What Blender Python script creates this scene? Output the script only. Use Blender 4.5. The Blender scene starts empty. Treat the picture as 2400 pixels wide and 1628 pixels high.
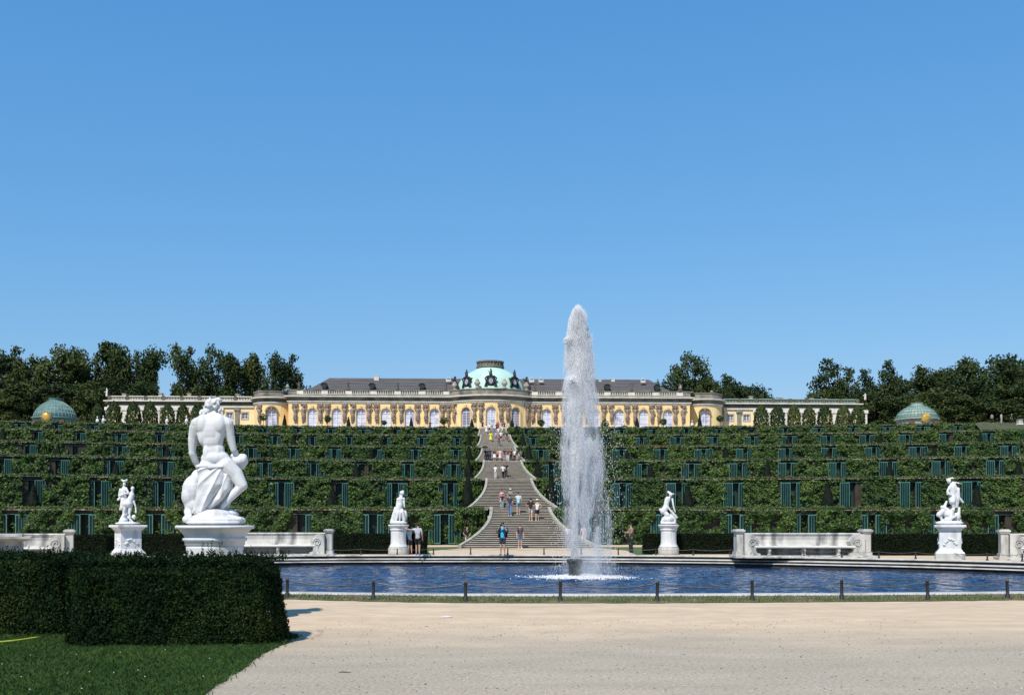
import bpy, bmesh, math, random
import numpy as np
from math import sin, cos, pi, radians, sqrt, atan2
from mathutils import Vector, Matrix, noise
random.seed(7)
RNG = np.random.default_rng(7)
scene = bpy.context.scene
COL = scene.collection
# ------------------------------------------------------------------ camera model (photo is 2400 x 1628)
F = 2500.0; H = 1.65; YH = 1230.0; PSI = 0.039; CX = -4.15
RT = (cos(PSI), -sin(PSI)); FW = (sin(PSI), cos(PSI))
def c2w(xc, d): return (CX + xc*RT[0] + d*FW[0], xc*RT[1] + d*FW[1])
def at(px, d): return c2w((px-1200)/F*d, d)
def zat(py, d): return H + (YH-py)/F*d
def gnd(px, py, z=0.0):
    d = (H-z)*F/(py-YH); x, y = at(px, d); return (x, y, z)
def onY(px, Y):
    u = (px-1200)/F
    dx, dy = FW[0]+u*RT[0], FW[1]+u*RT[1]
    t = Y/dy
    return CX + t*dx, t
def proj(x, y, z):
    rx, ry = x-CX, y
    d = rx*FW[0]+ry*FW[1]; xc = rx*RT[0]+ry*RT[1]
    return 1200+F*xc/d, YH-(z-H)/d*F
# ------------------------------------------------------------------ materials
MATS = {}
def nn(nt, t, **kw):
    n = nt.nodes.new(t)
    for k, v in kw.items():
        if hasattr(n, k): setattr(n, k, v)
        else: n.inputs[k.replace('_', ' ')].default_value = v
    return n
def mat(name, c1, c2=None, scale=3.0, rough=0.8, bump=0.0, bscale=None, detail=6.0, stretch=(1,1,1), island=0.0, spec=0.3,
        metal=0.0, c3=None, s3=0.3, t3=(0.5, 0.62), trans=0.0, objrand=0.0, bdist=0.02, ramp=(0.35, 0.68)):
    if name in MATS: return MATS[name]
    m = bpy.data.materials.new(name); m.use_nodes = True; MATS[name] = m
    nt = m.node_tree; nt.nodes.clear(); L = nt.links.new
    out = nn(nt, 'ShaderNodeOutputMaterial'); bs = nn(nt, 'ShaderNodeBsdfPrincipled')
    bs.inputs['Roughness'].default_value = rough; bs.inputs['Metallic'].default_value = metal
    bs.inputs['Specular IOR Level'].default_value = spec
    L(bs.outputs[0], out.inputs[0])
    if c2 is None: c2 = tuple(v*0.8 for v in c1)
    tc = nn(nt, 'ShaderNodeTexCoord'); mp = nn(nt, 'ShaderNodeMapping'); mp.inputs['Scale'].default_value = stretch
    L(tc.outputs['Object'], mp.inputs[0])
    no = nn(nt, 'ShaderNodeTexNoise'); no.inputs['Scale'].default_value = scale; no.inputs['Detail'].default_value = detail
    no.inputs['Roughness'].default_value = 0.62
    L(mp.outputs[0], no.inputs['Vector'])
    rp = nn(nt, 'ShaderNodeValToRGB'); rp.color_ramp.elements[0].position = ramp[0]; rp.color_ramp.elements[1].position = ramp[1]
    rp.color_ramp.elements[0].color = (*c2, 1); rp.color_ramp.elements[1].color = (*c1, 1)
    L(no.outputs['Fac'], rp.inputs[0]); col = rp.outputs[0]
    if c3 is not None:
        n3 = nn(nt, 'ShaderNodeTexNoise'); n3.inputs['Scale'].default_value = s3; n3.inputs['Detail'].default_value = 5
        L(mp.outputs[0], n3.inputs['Vector'])
        r3 = nn(nt, 'ShaderNodeMapRange'); r3.inputs[1].default_value = t3[0]; r3.inputs[2].default_value = t3[1]
        L(n3.outputs['Fac'], r3.inputs[0])
        mx = nn(nt, 'ShaderNodeMixRGB'); mx.inputs[2].default_value = (*c3, 1)
        L(r3.outputs[0], mx.inputs[0]); L(col, mx.inputs[1]); col = mx.outputs[0]
    for amt, src in ((island, 'g'), (objrand, 'o')):
        if amt:
            g = nn(nt, 'ShaderNodeNewGeometry') if src == 'g' else nn(nt, 'ShaderNodeObjectInfo')
            o = g.outputs['Random Per Island'] if src == 'g' else g.outputs['Random']
            mr = nn(nt, 'ShaderNodeMapRange'); mr.inputs[3].default_value = 1-amt; mr.inputs[4].default_value = 1+amt
            L(o, mr.inputs[0]); hs = nn(nt, 'ShaderNodeHueSaturation')
            L(mr.outputs[0], hs.inputs['Value']); L(col, hs.inputs['Color'])
            mh = nn(nt, 'ShaderNodeMapRange'); mh.inputs[3].default_value = 0.5+0.06*amt; mh.inputs[4].default_value = 0.5-0.07*amt
            L(o, mh.inputs[0]); L(mh.outputs[0], hs.inputs['Hue'])
            col = hs.outputs[0]
    L(col, bs.inputs['Base Color'])
    if bump:
        nb = nn(nt, 'ShaderNodeTexNoise'); nb.inputs['Scale'].default_value = bscale or scale*4; nb.inputs['Detail'].default_value = 6
        L(mp.outputs[0], nb.inputs['Vector'])
        bp = nn(nt, 'ShaderNodeBump'); bp.inputs['Strength'].default_value = bump; bp.inputs['Distance'].default_value = bdist
        L(nb.outputs['Fac'], bp.inputs['Height']); L(bp.outputs[0], bs.inputs['Normal'])
    if trans:
        tr = nn(nt, 'ShaderNodeBsdfTranslucent'); L(col, tr.inputs[0])
        ms = nn(nt, 'ShaderNodeMixShader'); ms.inputs[0].default_value = trans
        L(bs.outputs[0], ms.inputs[1]); L(tr.outputs[0], ms.inputs[2]); L(ms.outputs[0], out.inputs[0])
    return m
def flat(c, rough=0.7):
    k = 'cloth_%02x%02x%02x' % tuple(int(max(0, min(255, v*255))) for v in c)
    return mat(k, c, tuple(v*0.75 for v in c), scale=9, rough=rough)
# ------------------------------------------------------------------ mesh helpers
class G:
    def __init__(s): s.v = []; s.f = []; s.m = []
    def add(s, V, Fs, mi=0):
        b = len(s.v); s.v.extend([tuple(p) for p in V]); s.f.extend([tuple(i+b for i in f) for f in Fs]); s.m.extend([mi]*len(Fs))
    def box(s, x0, x1, y0, y1, z0, z1, mi=0, rz=0, c=(0, 0)):
        V = [(x0,y0,z0),(x1,y0,z0),(x1,y1,z0),(x0,y1,z0),(x0,y0,z1),(x1,y0,z1),(x1,y1,z1),(x0,y1,z1)]
        if rz: V = [(c[0]+(x-c[0])*cos(rz)-(y-c[1])*sin(rz), c[1]+(x-c[0])*sin(rz)+(y-c[1])*cos(rz), z) for x, y, z in V]
        s.add(V, [(0,3,2,1),(4,5,6,7),(0,1,5,4),(1,2,6,5),(2,3,7,6),(3,0,4,7)], mi)
    def lathe(s, prof, n=24, c=(0,0,0), mi=0, sy=1.0, rot=0.0, a0=0, a1=2*pi):
        full = abs(a1-a0-2*pi) < 1e-6
        V = []; k = n if full else n+1
        for r, z in prof:
            for i in range(k):
                a = a0+(a1-a0)*i/n+rot; V.append((c[0]+r*cos(a), c[1]+r*sin(a)*sy, c[2]+z))
        Fs = []
        for j in range(len(prof)-1):
            for i in range(n):
                i2 = (i+1) % k if full else i+1
                Fs.append((j*k+i, j*k+i2, (j+1)*k+i2, (j+1)*k+i))
        if full:
            if prof[0][0] > 1e-5: Fs.append(tuple(reversed(range(k))))
            if prof[-1][0] > 1e-5: Fs.append(tuple((len(prof)-1)*k+i for i in range(k)))
        s.add(V, Fs, mi)
    def tube(s, pts, rad, n=8, mi=0, cap=True):
        pts = [Vector(p) for p in pts]; N = len(pts)
        if not hasattr(rad, '__len__'): rad = [rad]*N
        V = []; up = Vector((0, 0, 1)); prev = None
        for i, p in enumerate(pts):
            d = (pts[min(i+1, N-1)]-pts[max(i-1, 0)])
            d = d.normalized() if d.length > 1e-9 else Vector((0,0,1))
            a = prev if prev is not None else (Vector((1,0,0)) if abs(d.z) > 0.9 else up)
            a = (a-d*a.dot(d)); a = a.normalized() if a.length > 1e-6 else d.orthogonal().normalized()
            b = d.cross(a); prev = a
            for k in range(n):
                t = 2*pi*k/n; V.append(p+(a*cos(t)+b*sin(t))*rad[i])
        Fs = [(j*n+k, j*n+(k+1) % n, (j+1)*n+(k+1) % n, (j+1)*n+k) for j in range(N-1) for k in range(n)]
        if cap: Fs.append(tuple(reversed(range(n)))); Fs.append(tuple((N-1)*n+k for k in range(n)))
        s.add(V, Fs, mi)
    def ell(s, c, r, nu=12, nv=8, mi=0, M=None):
        V = [(0, 0, -1)]
        for j in range(1, nv):
            t = -pi/2+pi*j/nv
            for i in range(nu): V.append((cos(t)*cos(2*pi*i/nu), cos(t)*sin(2*pi*i/nu), sin(t)))
        V.append((0, 0, 1))
        V = [Vector((x*r[0], y*r[1], z*r[2])) for x, y, z in V]
        if M is not None: V = [M @ v for v in V]
        V = [v+Vector(c) for v in V]
        Fs = [(0, 1+(i+1) % nu, 1+i) for i in range(nu)]
        for j in range(nv-2):
            for i in range(nu): a = 1+j*nu; b = a+nu; Fs.append((a+i, a+(i+1) % nu, b+(i+1) % nu, b+i))
        e = len(V)-1; a = 1+(nv-2)*nu
        Fs += [(e, a+i, a+(i+1) % nu) for i in range(nu)]
        s.add(V, Fs, mi)
    def cap(s, p0, r0, p1, r1, n=10, mi=0):
        p0, p1 = Vector(p0), Vector(p1)
        s.tube([p0, p0.lerp(p1, .5), p1], [r0, (r0+r1)/2, r1], n, mi)
        s.ell(p0, (r0,)*3, n, 6, mi); s.ell(p1, (r1,)*3, n, 6, mi)
    def mesh(s, name, mats, smooth=False):
        me = bpy.data.meshes.new(name); me.from_pydata(s.v, [], s.f)
        for m in (mats if isinstance(mats, (list, tuple)) else [mats]): me.materials.append(m)
        if any(s.m): me.polygons.foreach_set('material_index', s.m)
        if smooth: me.polygons.foreach_set('use_smooth', [True]*len(me.polygons))
        me.update(); return me
def ob(name, me, parent=None, loc=None, rz=0, sc=None):
    o = bpy.data.objects.new(name, me); COL.objects.link(o)
    if parent is not None: o.parent = parent
    if loc is not None: o.location = loc
    if rz: o.rotation_euler = (0, 0, rz)
    if sc is not None: o.scale = sc if hasattr(sc, '__len__') else (sc,)*3
    return o
def fastmesh(name, m, V, Fa, mode):
    me = bpy.data.meshes.new(name); V = np.ascontiguousarray(V, np.float32); Fa = np.ascontiguousarray(Fa, np.int32); nf, k = Fa.shape
    me.vertices.add(len(V)); me.vertices.foreach_set('co', V.ravel()); me.loops.add(nf*k); me.loops.foreach_set('vertex_index', Fa.ravel())
    me.polygons.add(nf); me.polygons.foreach_set('loop_start', np.arange(0, nf*k, k, dtype=np.int32)); me.polygons.foreach_set('loop_total', np.full(nf, k, np.int32)); me.materials.append(m); me.update(calc_edges=True); me.validate(); return me
def tag(o, label=None, cat=None, group=None, kind=None):
    if label: o['label'] = label
    if cat: o['category'] = cat
    if group: o['group'] = group
    if kind: o['kind'] = kind
    return o
def empty(name, loc, rz=0, label=None, cat=None, group=None, sc=None):
    o = ob(name, None, None, loc, rz, sc); o.empty_display_size = .3
    return tag(o, label, cat, group)
def struct(name, me): return tag(ob(name, me), kind='structure')
def leafV(P, N, L, Wd, rng, tilt=0.7, droop=0.0):
    n = len(P); P = np.asarray(P, float); N = np.asarray(N, float)+rng.normal(0, tilt, (n, 3)); N[:, 2] -= droop
    N /= np.linalg.norm(N, axis=1)[:, None]+1e-9
    T = rng.normal(0, 1, (n, 3)); T -= (T*N).sum(1)[:, None]*N; T /= np.linalg.norm(T, axis=1)[:, None]+1e-9
    B = np.cross(N, T); s = rng.uniform(.65, 1.35, n)[:, None]
    V = np.empty((n, 4, 3)); a = T*L*s/2; b = B*Wd*s/2
    V[:, 0] = P-a; V[:, 1] = P+b; V[:, 2] = P+a; V[:, 3] = P-b
    return V.reshape(-1, 3)
def add_leaves(g, V, mi=0):
    n = len(V)//4; b = len(g.v); g.v.extend(map(tuple, V.tolist()))
    Fq = (np.arange(n*4).reshape(n, 4)+b); g.f.extend(map(tuple, Fq.tolist())); g.m.extend([mi]*n)
ORD = ['first','second','third','fourth','fifth','sixth','seventh','eighth','ninth','tenth','eleventh','twelfth','thirteenth','fourteenth','fifteenth','sixteenth','seventeenth','eighteenth','nineteenth','twentieth']
# ------------------------------------------------------------------ palette
M_marble = mat('white_marble', (.68,.68,.67), (.55,.56,.57), scale=2.2, rough=.6, bump=.3, bscale=24, bdist=.006, c3=(.36,.37,.36), s3=2.6, t3=(.54,.74), stretch=(1,1,.28))
M_bench = mat('weathered_marble', (.58,.56,.51), (.38,.37,.34), scale=1.6, rough=.7, bump=.4, bscale=20, bdist=.01, c3=(.17,.17,.165), s3=1.9, t3=(.50,.68), stretch=(1,1,.3))
M_rim = mat('basin_stone', (.56,.54,.50), (.40,.385,.36), scale=2.5, rough=.8, bump=.3, c3=(.22,.215,.2), s3=.9, t3=(.52,.7))
M_rimdark = mat('stained_shade_stone', (.05,.048,.04), (.022,.022,.018), scale=3, rough=.85)  # dark tone holds the shade under the nosings as well as algae stain
M_yew = mat('yew_foliage', (.0065,.014,.0038), (.004,.009,.0026), scale=2.2, rough=.65, island=.45, spec=.12)
M_yewf = mat('yew_foliage_near', (.012,.033,.009), (.005,.0150,.0045), scale=1.2, rough=.7, island=.7, spec=.06, c3=(.026,.042,.010), s3=1.1, t3=(.54,.74))
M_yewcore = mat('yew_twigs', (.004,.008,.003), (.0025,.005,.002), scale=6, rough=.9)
M_vine = mat('vine_foliage', (.058,.122,.021), (.012,.036,.008), scale=1.1, rough=.5, island=.7, spec=.25, trans=.14, objrand=.18, c3=(.075,.072,.018), s3=.5, t3=(.60,.8))
M_vine2 = mat('vine_foliage_edge', (.068,.108,.020), (.022,.045,.010), scale=.6, rough=.5, island=.55, spec=.25, trans=.14, c3=(.10,.075,.022), s3=.12, t3=(.58,.75))
M_tree = mat('tree_foliage', (.056,.084,.022), (.022,.039,.012), scale=.25, rough=.65, island=.45, spec=.15, objrand=.35, trans=.06)
M_trunk = mat('bark', (.09,.07,.05), (.04,.03,.025), scale=4, rough=.9, bump=.5)
M_grass = mat('grass', (.046,.092,.021), (.027,.062,.014), scale=.7, rough=.8, island=.4, spec=.15)
M_soil = mat('terrace_soil', (.12,.10,.06), (.05,.07,.03), scale=.8, rough=.95)
M_teal = mat('green_painted_iron', (.085,.25,.20), (.040,.14,.12), scale=2, rough=.45)
M_glass = mat('old_pane_glass', (.006,.023,.023), (.003,.011,.012), scale=.7, rough=.3, spec=.25, objrand=.4)
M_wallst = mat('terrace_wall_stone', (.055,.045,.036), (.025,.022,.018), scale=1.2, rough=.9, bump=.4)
M_step = mat('stair_stone', (.46,.415,.345), (.33,.295,.245), scale=1.7, rough=.85, bump=.3, c3=(.22,.20,.17), s3=.5, t3=(.58,.75))
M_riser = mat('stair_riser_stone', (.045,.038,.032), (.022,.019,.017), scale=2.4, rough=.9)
M_kerb = mat('stair_kerb_stone', (.40,.385,.30), (.24,.235,.185), scale=1.5, rough=.85, bump=.3)
M_yellow = mat('yellow_stucco', (.86,.66,.34), (.76,.55,.25), scale=.5, rough=.85, bump=.1, c3=(.70,.50,.28), s3=.22, t3=(.52,.7))
M_cream = mat('cream_stucco', (.80,.66,.40), (.72,.58,.33), scale=.5, rough=.85)
M_sand = mat('grey_sandstone', (.30,.27,.22), (.15,.14,.12), scale=.8, rough=.9, bump=.3, c3=(.09,.085,.078), s3=.35, t3=(.5,.66))
M_sand2 = mat('dark_sandstone', (.13,.12,.10), (.07,.065,.058), scale=.9, rough=.9)
M_white = mat('pale_moulding', (.72,.69,.60), (.5,.48,.42), scale=1.1, rough=.7)
M_cary = mat('carved_sandstone', (.36,.27,.20), (.11,.09,.08), scale=1.4, rough=.9, bump=.8, bscale=5, bdist=.12)
M_slate = mat('slate_roof', (.125,.115,.115), (.075,.07,.073), scale=1.2, rough=.75, stretch=(.25,1,3))
M_copper = mat('copper_patina', (.45,.64,.54), (.38,.56,.48), scale=.5, rough=.6, c3=(.24,.50,.40), s3=.35, t3=(.55,.75), stretch=(1,1,.3))
M_dark = mat('dark_bronze', (.035,.045,.042), (.016,.02,.02), scale=3, rough=.6)
M_curtain = mat('curtained_glass', (.66,.67,.76), (.52,.53,.66), scale=.9, rough=.18, spec=.7, c3=(.30,.29,.46), s3=.55, t3=(.52,.66))
M_roomglass = mat('dark_window_glass', (.17,.16,.29), (.07,.07,.14), scale=.6, rough=.1, spec=.8)
M_winframe = mat('white_window_paint', (.78,.77,.76), (.66,.66,.66), scale=2, rough=.5)
M_lattice = mat('blue_green_trellis', (.12,.23,.22), (.07,.15,.15), scale=1.5, rough=.6)
M_latlight = mat('pale_green_trellis', (.30,.38,.31), (.20,.27,.23), scale=1.5, rough=.6)
M_gold = mat('gold_leaf', (.75,.50,.12), (.55,.33,.07), scale=3, rough=.35, metal=.5)
M_iron = mat('black_iron', (.030,.028,.028), (.018,.017,.017), scale=12, rough=.4, spec=.5)
M_rope = mat('fence_chain_metal', (.16,.16,.17), (.07,.07,.075), scale=15, rough=.4, metal=.3)
def inpoly(x, y, poly):
    c = np.zeros(len(x), bool); n = len(poly)
    for i in range(n):
        x0, y0 = poly[i][:2]; x1, y1 = poly[(i+1) % n][:2]
        if y0 == y1: continue
        cond = ((y0 > y) != (y1 > y)) & (x < (x1-x0)*(y-y0)/(y1-y0)+x0); c ^= cond
    return c
# ================================================================== ground, pool
POOL = [(-13,56.1),(-6.9,57.3),(0,57.7),(6.8,56.9),(12.1,55),(14.9,53.2),(19.1,50.3),(22.4,46.6),(24.4,42),(24.4,36.5),(22.3,31.5),(18,27.6),
        (12.2,25.75),(6,25.1),(1.1,24.9),(-2,25.1),(-5.6,25.75),(-10.5,27.8),(-14,31.6),(-16,37),(-16.9,43.5),(-16.4,50.5)]
def catmull(P, m):
    out = []; n = len(P)
    for i in range(n):
        p0, p1, p2, p3 = [np.array(P[(i+k) % n], float) for k in (-1, 0, 1, 2)]
        for j in range(m):
            t = j/m
            out.append(.5*((2*p1)+(-p0+p2)*t+(2*p0-5*p1+4*p2-p3)*t*t+(-p0+3*p1-3*p2+p3)*t**3))
    return out
OUT = np.array([c2w(*p) for p in catmull(POOL, 10)])
for _ in range(14): OUT = (np.roll(OUT, 1, 0)+OUT*2+np.roll(OUT, -1, 0))/4
tn = np.roll(OUT, -1, 0)-np.roll(OUT, 1, 0); tn /= np.linalg.norm(tn, axis=1)[:, None]
NRM = np.stack([-tn[:, 1], tn[:, 0]], 1)
cen = OUT.mean(0)
if ((OUT-cen)*NRM).sum() < 0: NRM = -NRM
NP = len(OUT)
def ring(off): return OUT+NRM*off
def ringstrip(g, prof, mis=None):
    rows = [[(x, y, z) for x, y in ring(o)] for o, z in prof]; b = len(g.v)
    for r in rows: g.v.extend(r)
    for j in range(len(prof)-1):
        for i in range(NP):
            k = (i+1) % NP
            g.f.append((b+j*NP+i, b+(j+1)*NP+i, b+(j+1)*NP+k, b+j*NP+k)); g.m.append(mis[j] if mis else 0)
# gravel ground with a hole for the basin
M_gravel = bpy.data.materials.new('gravel'); M_gravel.use_nodes = True
def gravel_nodes():
    nt = M_gravel.node_tree; nt.nodes.clear(); L = nt.links.new
    out = nn(nt, 'ShaderNodeOutputMaterial'); bs = nn(nt, 'ShaderNodeBsdfPrincipled'); L(bs.outputs[0], out.inputs[0])
    bs.inputs['Roughness'].default_value = .95; bs.inputs['Specular IOR Level'].default_value = .1
    tc = nn(nt, 'ShaderNodeTexCoord')
    def noi(sc, de=8, st=(1,1,1)):
        mp = nn(nt, 'ShaderNodeMapping'); mp.inputs['Scale'].default_value = st; L(tc.outputs['Object'], mp.inputs[0])
        n = nn(nt, 'ShaderNodeTexNoise'); n.inputs['Scale'].default_value = sc; n.inputs['Detail'].default_value = de
        n.inputs['Roughness'].default_value = .6; L(mp.outputs[0], n.inputs[0]); return n.outputs['Fac']
    sep = nn(nt, 'ShaderNodeSeparateXYZ'); L(tc.outputs['Object'], sep.inputs[0])
    big = noi(.55, 5, (.6,1,1))
    a = nn(nt, 'ShaderNodeMath', operation='MULTIPLY_ADD'); a.inputs[1].default_value = 4.2; L(big, a.inputs[0]); L(sep.outputs['Y'], a.inputs[2])
    mr = nn(nt, 'ShaderNodeMapRange'); mr.inputs[1].default_value = 15.6; mr.inputs[2].default_value = 19.6; L(a.outputs[0], mr.inputs[0])
    grey = nn(nt, 'ShaderNodeValToRGB'); grey.color_ramp.elements[0].position=.33; grey.color_ramp.elements[1].position=.66
    grey.color_ramp.elements[0].color = (.275,.238,.182,1); grey.color_ramp.elements[1].color = (.47,.402,.308,1)
    L(noi(24, 12), grey.inputs[0])
    sand = nn(nt, 'ShaderNodeValToRGB'); sand.color_ramp.elements[0].position=.3; sand.color_ramp.elements[1].position=.7
    sand.color_ramp.elements[0].color = (.50,.385,.26,1); sand.color_ramp.elements[1].color = (.60,.465,.325,1)
    L(noi(2.2, 8), sand.inputs[0])
    mx = nn(nt, 'ShaderNodeMixRGB'); L(mr.outputs[0], mx.inputs[0]); L(grey.outputs[0], mx.inputs[1]); L(sand.outputs[0], mx.inputs[2])
    # stone chips
    vo = nn(nt, 'ShaderNodeTexVoronoi'); vo.inputs['Scale'].default_value = 15; L(tc.outputs['Object'], vo.inputs['Vector'])
    m2 = nn(nt, 'ShaderNodeMapRange'); m2.inputs[1].default_value = .16; m2.inputs[2].default_value = .27; m2.inputs[3].default_value = 1; m2.inputs[4].default_value = 0
    L(vo.outputs['Distance'], m2.inputs[0])
    hs = nn(nt, 'ShaderNodeSeparateColor'); L(vo.outputs['Color'], hs.inputs[0])
    gt = nn(nt, 'ShaderNodeMath', operation='GREATER_THAN'); gt.inputs[1].default_value = .74; L(hs.outputs[0], gt.inputs[0])
    mm = nn(nt, 'ShaderNodeMath', operation='MULTIPLY'); L(m2.outputs[0], mm.inputs[0]); L(gt.outputs[0], mm.inputs[1])
    inv = nn(nt, 'ShaderNodeMapRange'); inv.inputs[3].default_value = .75; inv.inputs[4].default_value = .12; L(mr.outputs[0], inv.inputs[0])
    m3 = nn(nt, 'ShaderNodeMath', operation='MULTIPLY'); L(mm.outputs[0], m3.inputs[0]); L(inv.outputs[0], m3.inputs[1])
    chip = nn(nt, 'ShaderNodeValToRGB'); chip.color_ramp.elements[0].color = (.10,.09,.08,1); chip.color_ramp.elements[1].color = (.62,.58,.52,1)
    L(hs.outputs[1], chip.inputs[0])
    mc = nn(nt, 'ShaderNodeMixRGB'); L(m3.outputs[0], mc.inputs[0]); L(mx.outputs[0], mc.inputs[1]); L(chip.outputs[0], mc.inputs[2])
    # broad trodden patches
    pt = nn(nt, 'ShaderNodeMapRange'); pt.inputs[1].default_value=.35; pt.inputs[2].default_value=.7; pt.inputs[3].default_value=.9; pt.inputs[4].default_value=1.07
    L(noi(.9, 4, (.5,1.3,1)), pt.inputs[0])
    mv = nn(nt, 'ShaderNodeHueSaturation'); L(pt.outputs[0], mv.inputs['Value']); L(mc.outputs[0], mv.inputs['Color'])
    L(mv.outputs[0], bs.inputs['Base Color'])
    bp = nn(nt, 'ShaderNodeBump'); bp.inputs['Strength'].default_value = .45; bp.inputs['Distance'].default_value = .012
    L(noi(55, 6), bp.inputs['Height']); L(bp.outputs[0], bs.inputs['Normal'])
gravel_nodes()
g = G()
cx0, cy0 = cen
prof = [ring(.46)]
for sc in (1.4, 2.2, 5, 90): prof.append(cen+(ring(.46)-cen)*sc)
b = 0
for r in prof: g.v.extend([(x, y, 0.0) for x, y in r])
for j in range(len(prof)-1):
    for i in range(NP):
        k = (i+1) % NP; g.f.append((j*NP+i, (j+1)*NP+i, (j+1)*NP+k, j*NP+k)); g.m.append(0)
struct('gravel_ground', g.mesh('gravel_ground', M_gravel))
# basin rim: coping + two steps, each with a rounded nosing over a riser coloured dark for nosing shade and stain
bt = empty('basin_rim', (cx0, cy0, 0), label='stepped pale stone rim running round the blue fountain basin', cat='basin rim')
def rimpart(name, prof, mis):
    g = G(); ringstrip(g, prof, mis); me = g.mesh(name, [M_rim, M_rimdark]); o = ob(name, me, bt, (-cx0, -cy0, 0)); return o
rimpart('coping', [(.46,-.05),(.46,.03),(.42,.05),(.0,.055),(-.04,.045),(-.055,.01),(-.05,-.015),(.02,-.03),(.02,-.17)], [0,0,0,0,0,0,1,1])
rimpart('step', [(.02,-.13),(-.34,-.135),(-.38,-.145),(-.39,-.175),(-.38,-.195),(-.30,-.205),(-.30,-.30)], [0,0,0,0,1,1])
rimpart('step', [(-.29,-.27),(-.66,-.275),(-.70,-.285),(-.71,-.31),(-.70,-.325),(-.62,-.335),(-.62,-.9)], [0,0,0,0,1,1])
# water
M_water = bpy.data.materials.new('pond_water'); M_water.use_nodes = True
def water_nodes():
    nt = M_water.node_tree; nt.nodes.clear(); L = nt.links.new
    out = nn(nt, 'ShaderNodeOutputMaterial'); bs = nn(nt, 'ShaderNodeBsdfPrincipled'); L(bs.outputs[0], out.inputs[0])
    bs.inputs['Base Color'].default_value = (.003,.024,.085,1); bs.inputs['Roughness'].default_value = .06
    bs.inputs['IOR'].default_value = 1.33; bs.inputs['Specular IOR Level'].default_value = .5
    tc = nn(nt, 'ShaderNodeTexCoord'); prev = None
    for sc, st, de, dist in ((1.9,(.5,1.1,1),3,.16),(5.5,(.7,1.1,1),3,.04),(12,(1,1,1),2,.006)):
        mp = nn(nt, 'ShaderNodeMapping'); mp.inputs['Scale'].default_value = st; L(tc.outputs['Object'], mp.inputs[0])
        n = nn(nt, 'ShaderNodeTexNoise'); n.inputs['Scale'].default_value = sc; n.inputs['Detail'].default_value = de; L(mp.outputs[0], n.inputs[0])
        bp = nn(nt, 'ShaderNodeBump'); bp.inputs['Strength'].default_value = 1; bp.inputs['Distance'].default_value = dist
        L(n.outputs['Fac'], bp.inputs['Height'])
        if prev: L(prev, bp.inputs['Normal'])
        prev = bp.outputs[0]
    L(prev, bs.inputs['Normal'])
water_nodes()
gx = np.arange(cx0-26, cx0+26, .17); gy = np.arange(cy0-20, cy0+20, .12)
def wave(x, y): return .028*noise.noise((x*.55+y*.12, y*.8, 0))+.040*noise.noise((x*1.2-y*.25, y*1.9, 5))+.026*noise.noise((x*2.4, y*3.1, 9))
gz = np.array([[wave(float(a), float(b_)) for a in gx] for b_ in gy]); XX, YY = np.meshgrid(gx, gy)
rd = np.hypot(XX-at(1347, 43.3)[0], YY-at(1347, 43.3)[1]); gz *= 1+1.3*np.exp(-(rd/4)**2); gz += .035*np.sin(rd*4.2)*np.exp(-rd/5)
V = np.stack([XX, YY, gz-.49], -1).reshape(-1, 3); nx_ = len(gx); I = np.arange(len(V)).reshape(len(gy), nx_)
Fa = np.stack([I[:-1,:-1], I[:-1,1:], I[1:,1:], I[1:,:-1]], -1).reshape(-1, 4)
ok = inpoly(V[:, 0], V[:, 1], ring(-.30)); Fa = Fa[ok[Fa].any(1)]
wo = struct('basin_water', fastmesh('basin_water', M_water, V, Fa, 4)); wo.data.polygons.foreach_set('use_smooth', [True]*len(wo.data.polygons))
# grass verge along the near edge of the basin
def verge(px0, px1, yo, rows_h, name):
    pass
NEARY = [(400,1400.5),(560,1401.5),(673,1404),(875,1409.5),(1091,1412.5),(1313,1413),(1540,1413),(1763,1411.5),(1973,1410),(2175,1408.5),(2362,1406),(2500,1404.5)]
near = [gnd(px, py) for px, py in NEARY]
R46 = ring(.47)
ins = [p for p in R46 if p[1] < 34 and -22 < p[0]-0 < 24]
ins = sorted(ins, key=lambda p: p[0])
ins = np.array(ins); nx = np.array([p[0] for p in near]); ny = np.array([p[1] for p in near])
xs = np.linspace(nx[0], nx[-1], 160)
yi = np.interp(xs, ins[:, 0], ins[:, 1])
yo = np.interp(xs, nx, ny)+np.array([noise.noise((x*2.3, 0, 0))*.10+noise.noise((x*7, 3, 0))*.05 for x in xs])
yo = np.minimum(yo, yi-.15)
g = G(); g.v = [(x, y, .012) for x, y in zip(xs, yo)]+[(x, y+.02, .02) for x, y in zip(xs, yi)]
n_ = len(xs); g.f = [(i, i+1, n_+i+1, n_+i) for i in range(n_-1)]; g.m = [0]*(n_-1)
M_verge = mat('dry_verge_grass', (.135,.145,.062), (.075,.098,.036), scale=1.5, rough=.9, island=.35, c3=(.19,.16,.10), s3=1.1, t3=(.53,.66))
struct('verge_ground', g.mesh('verge_ground', M_verge))
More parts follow.
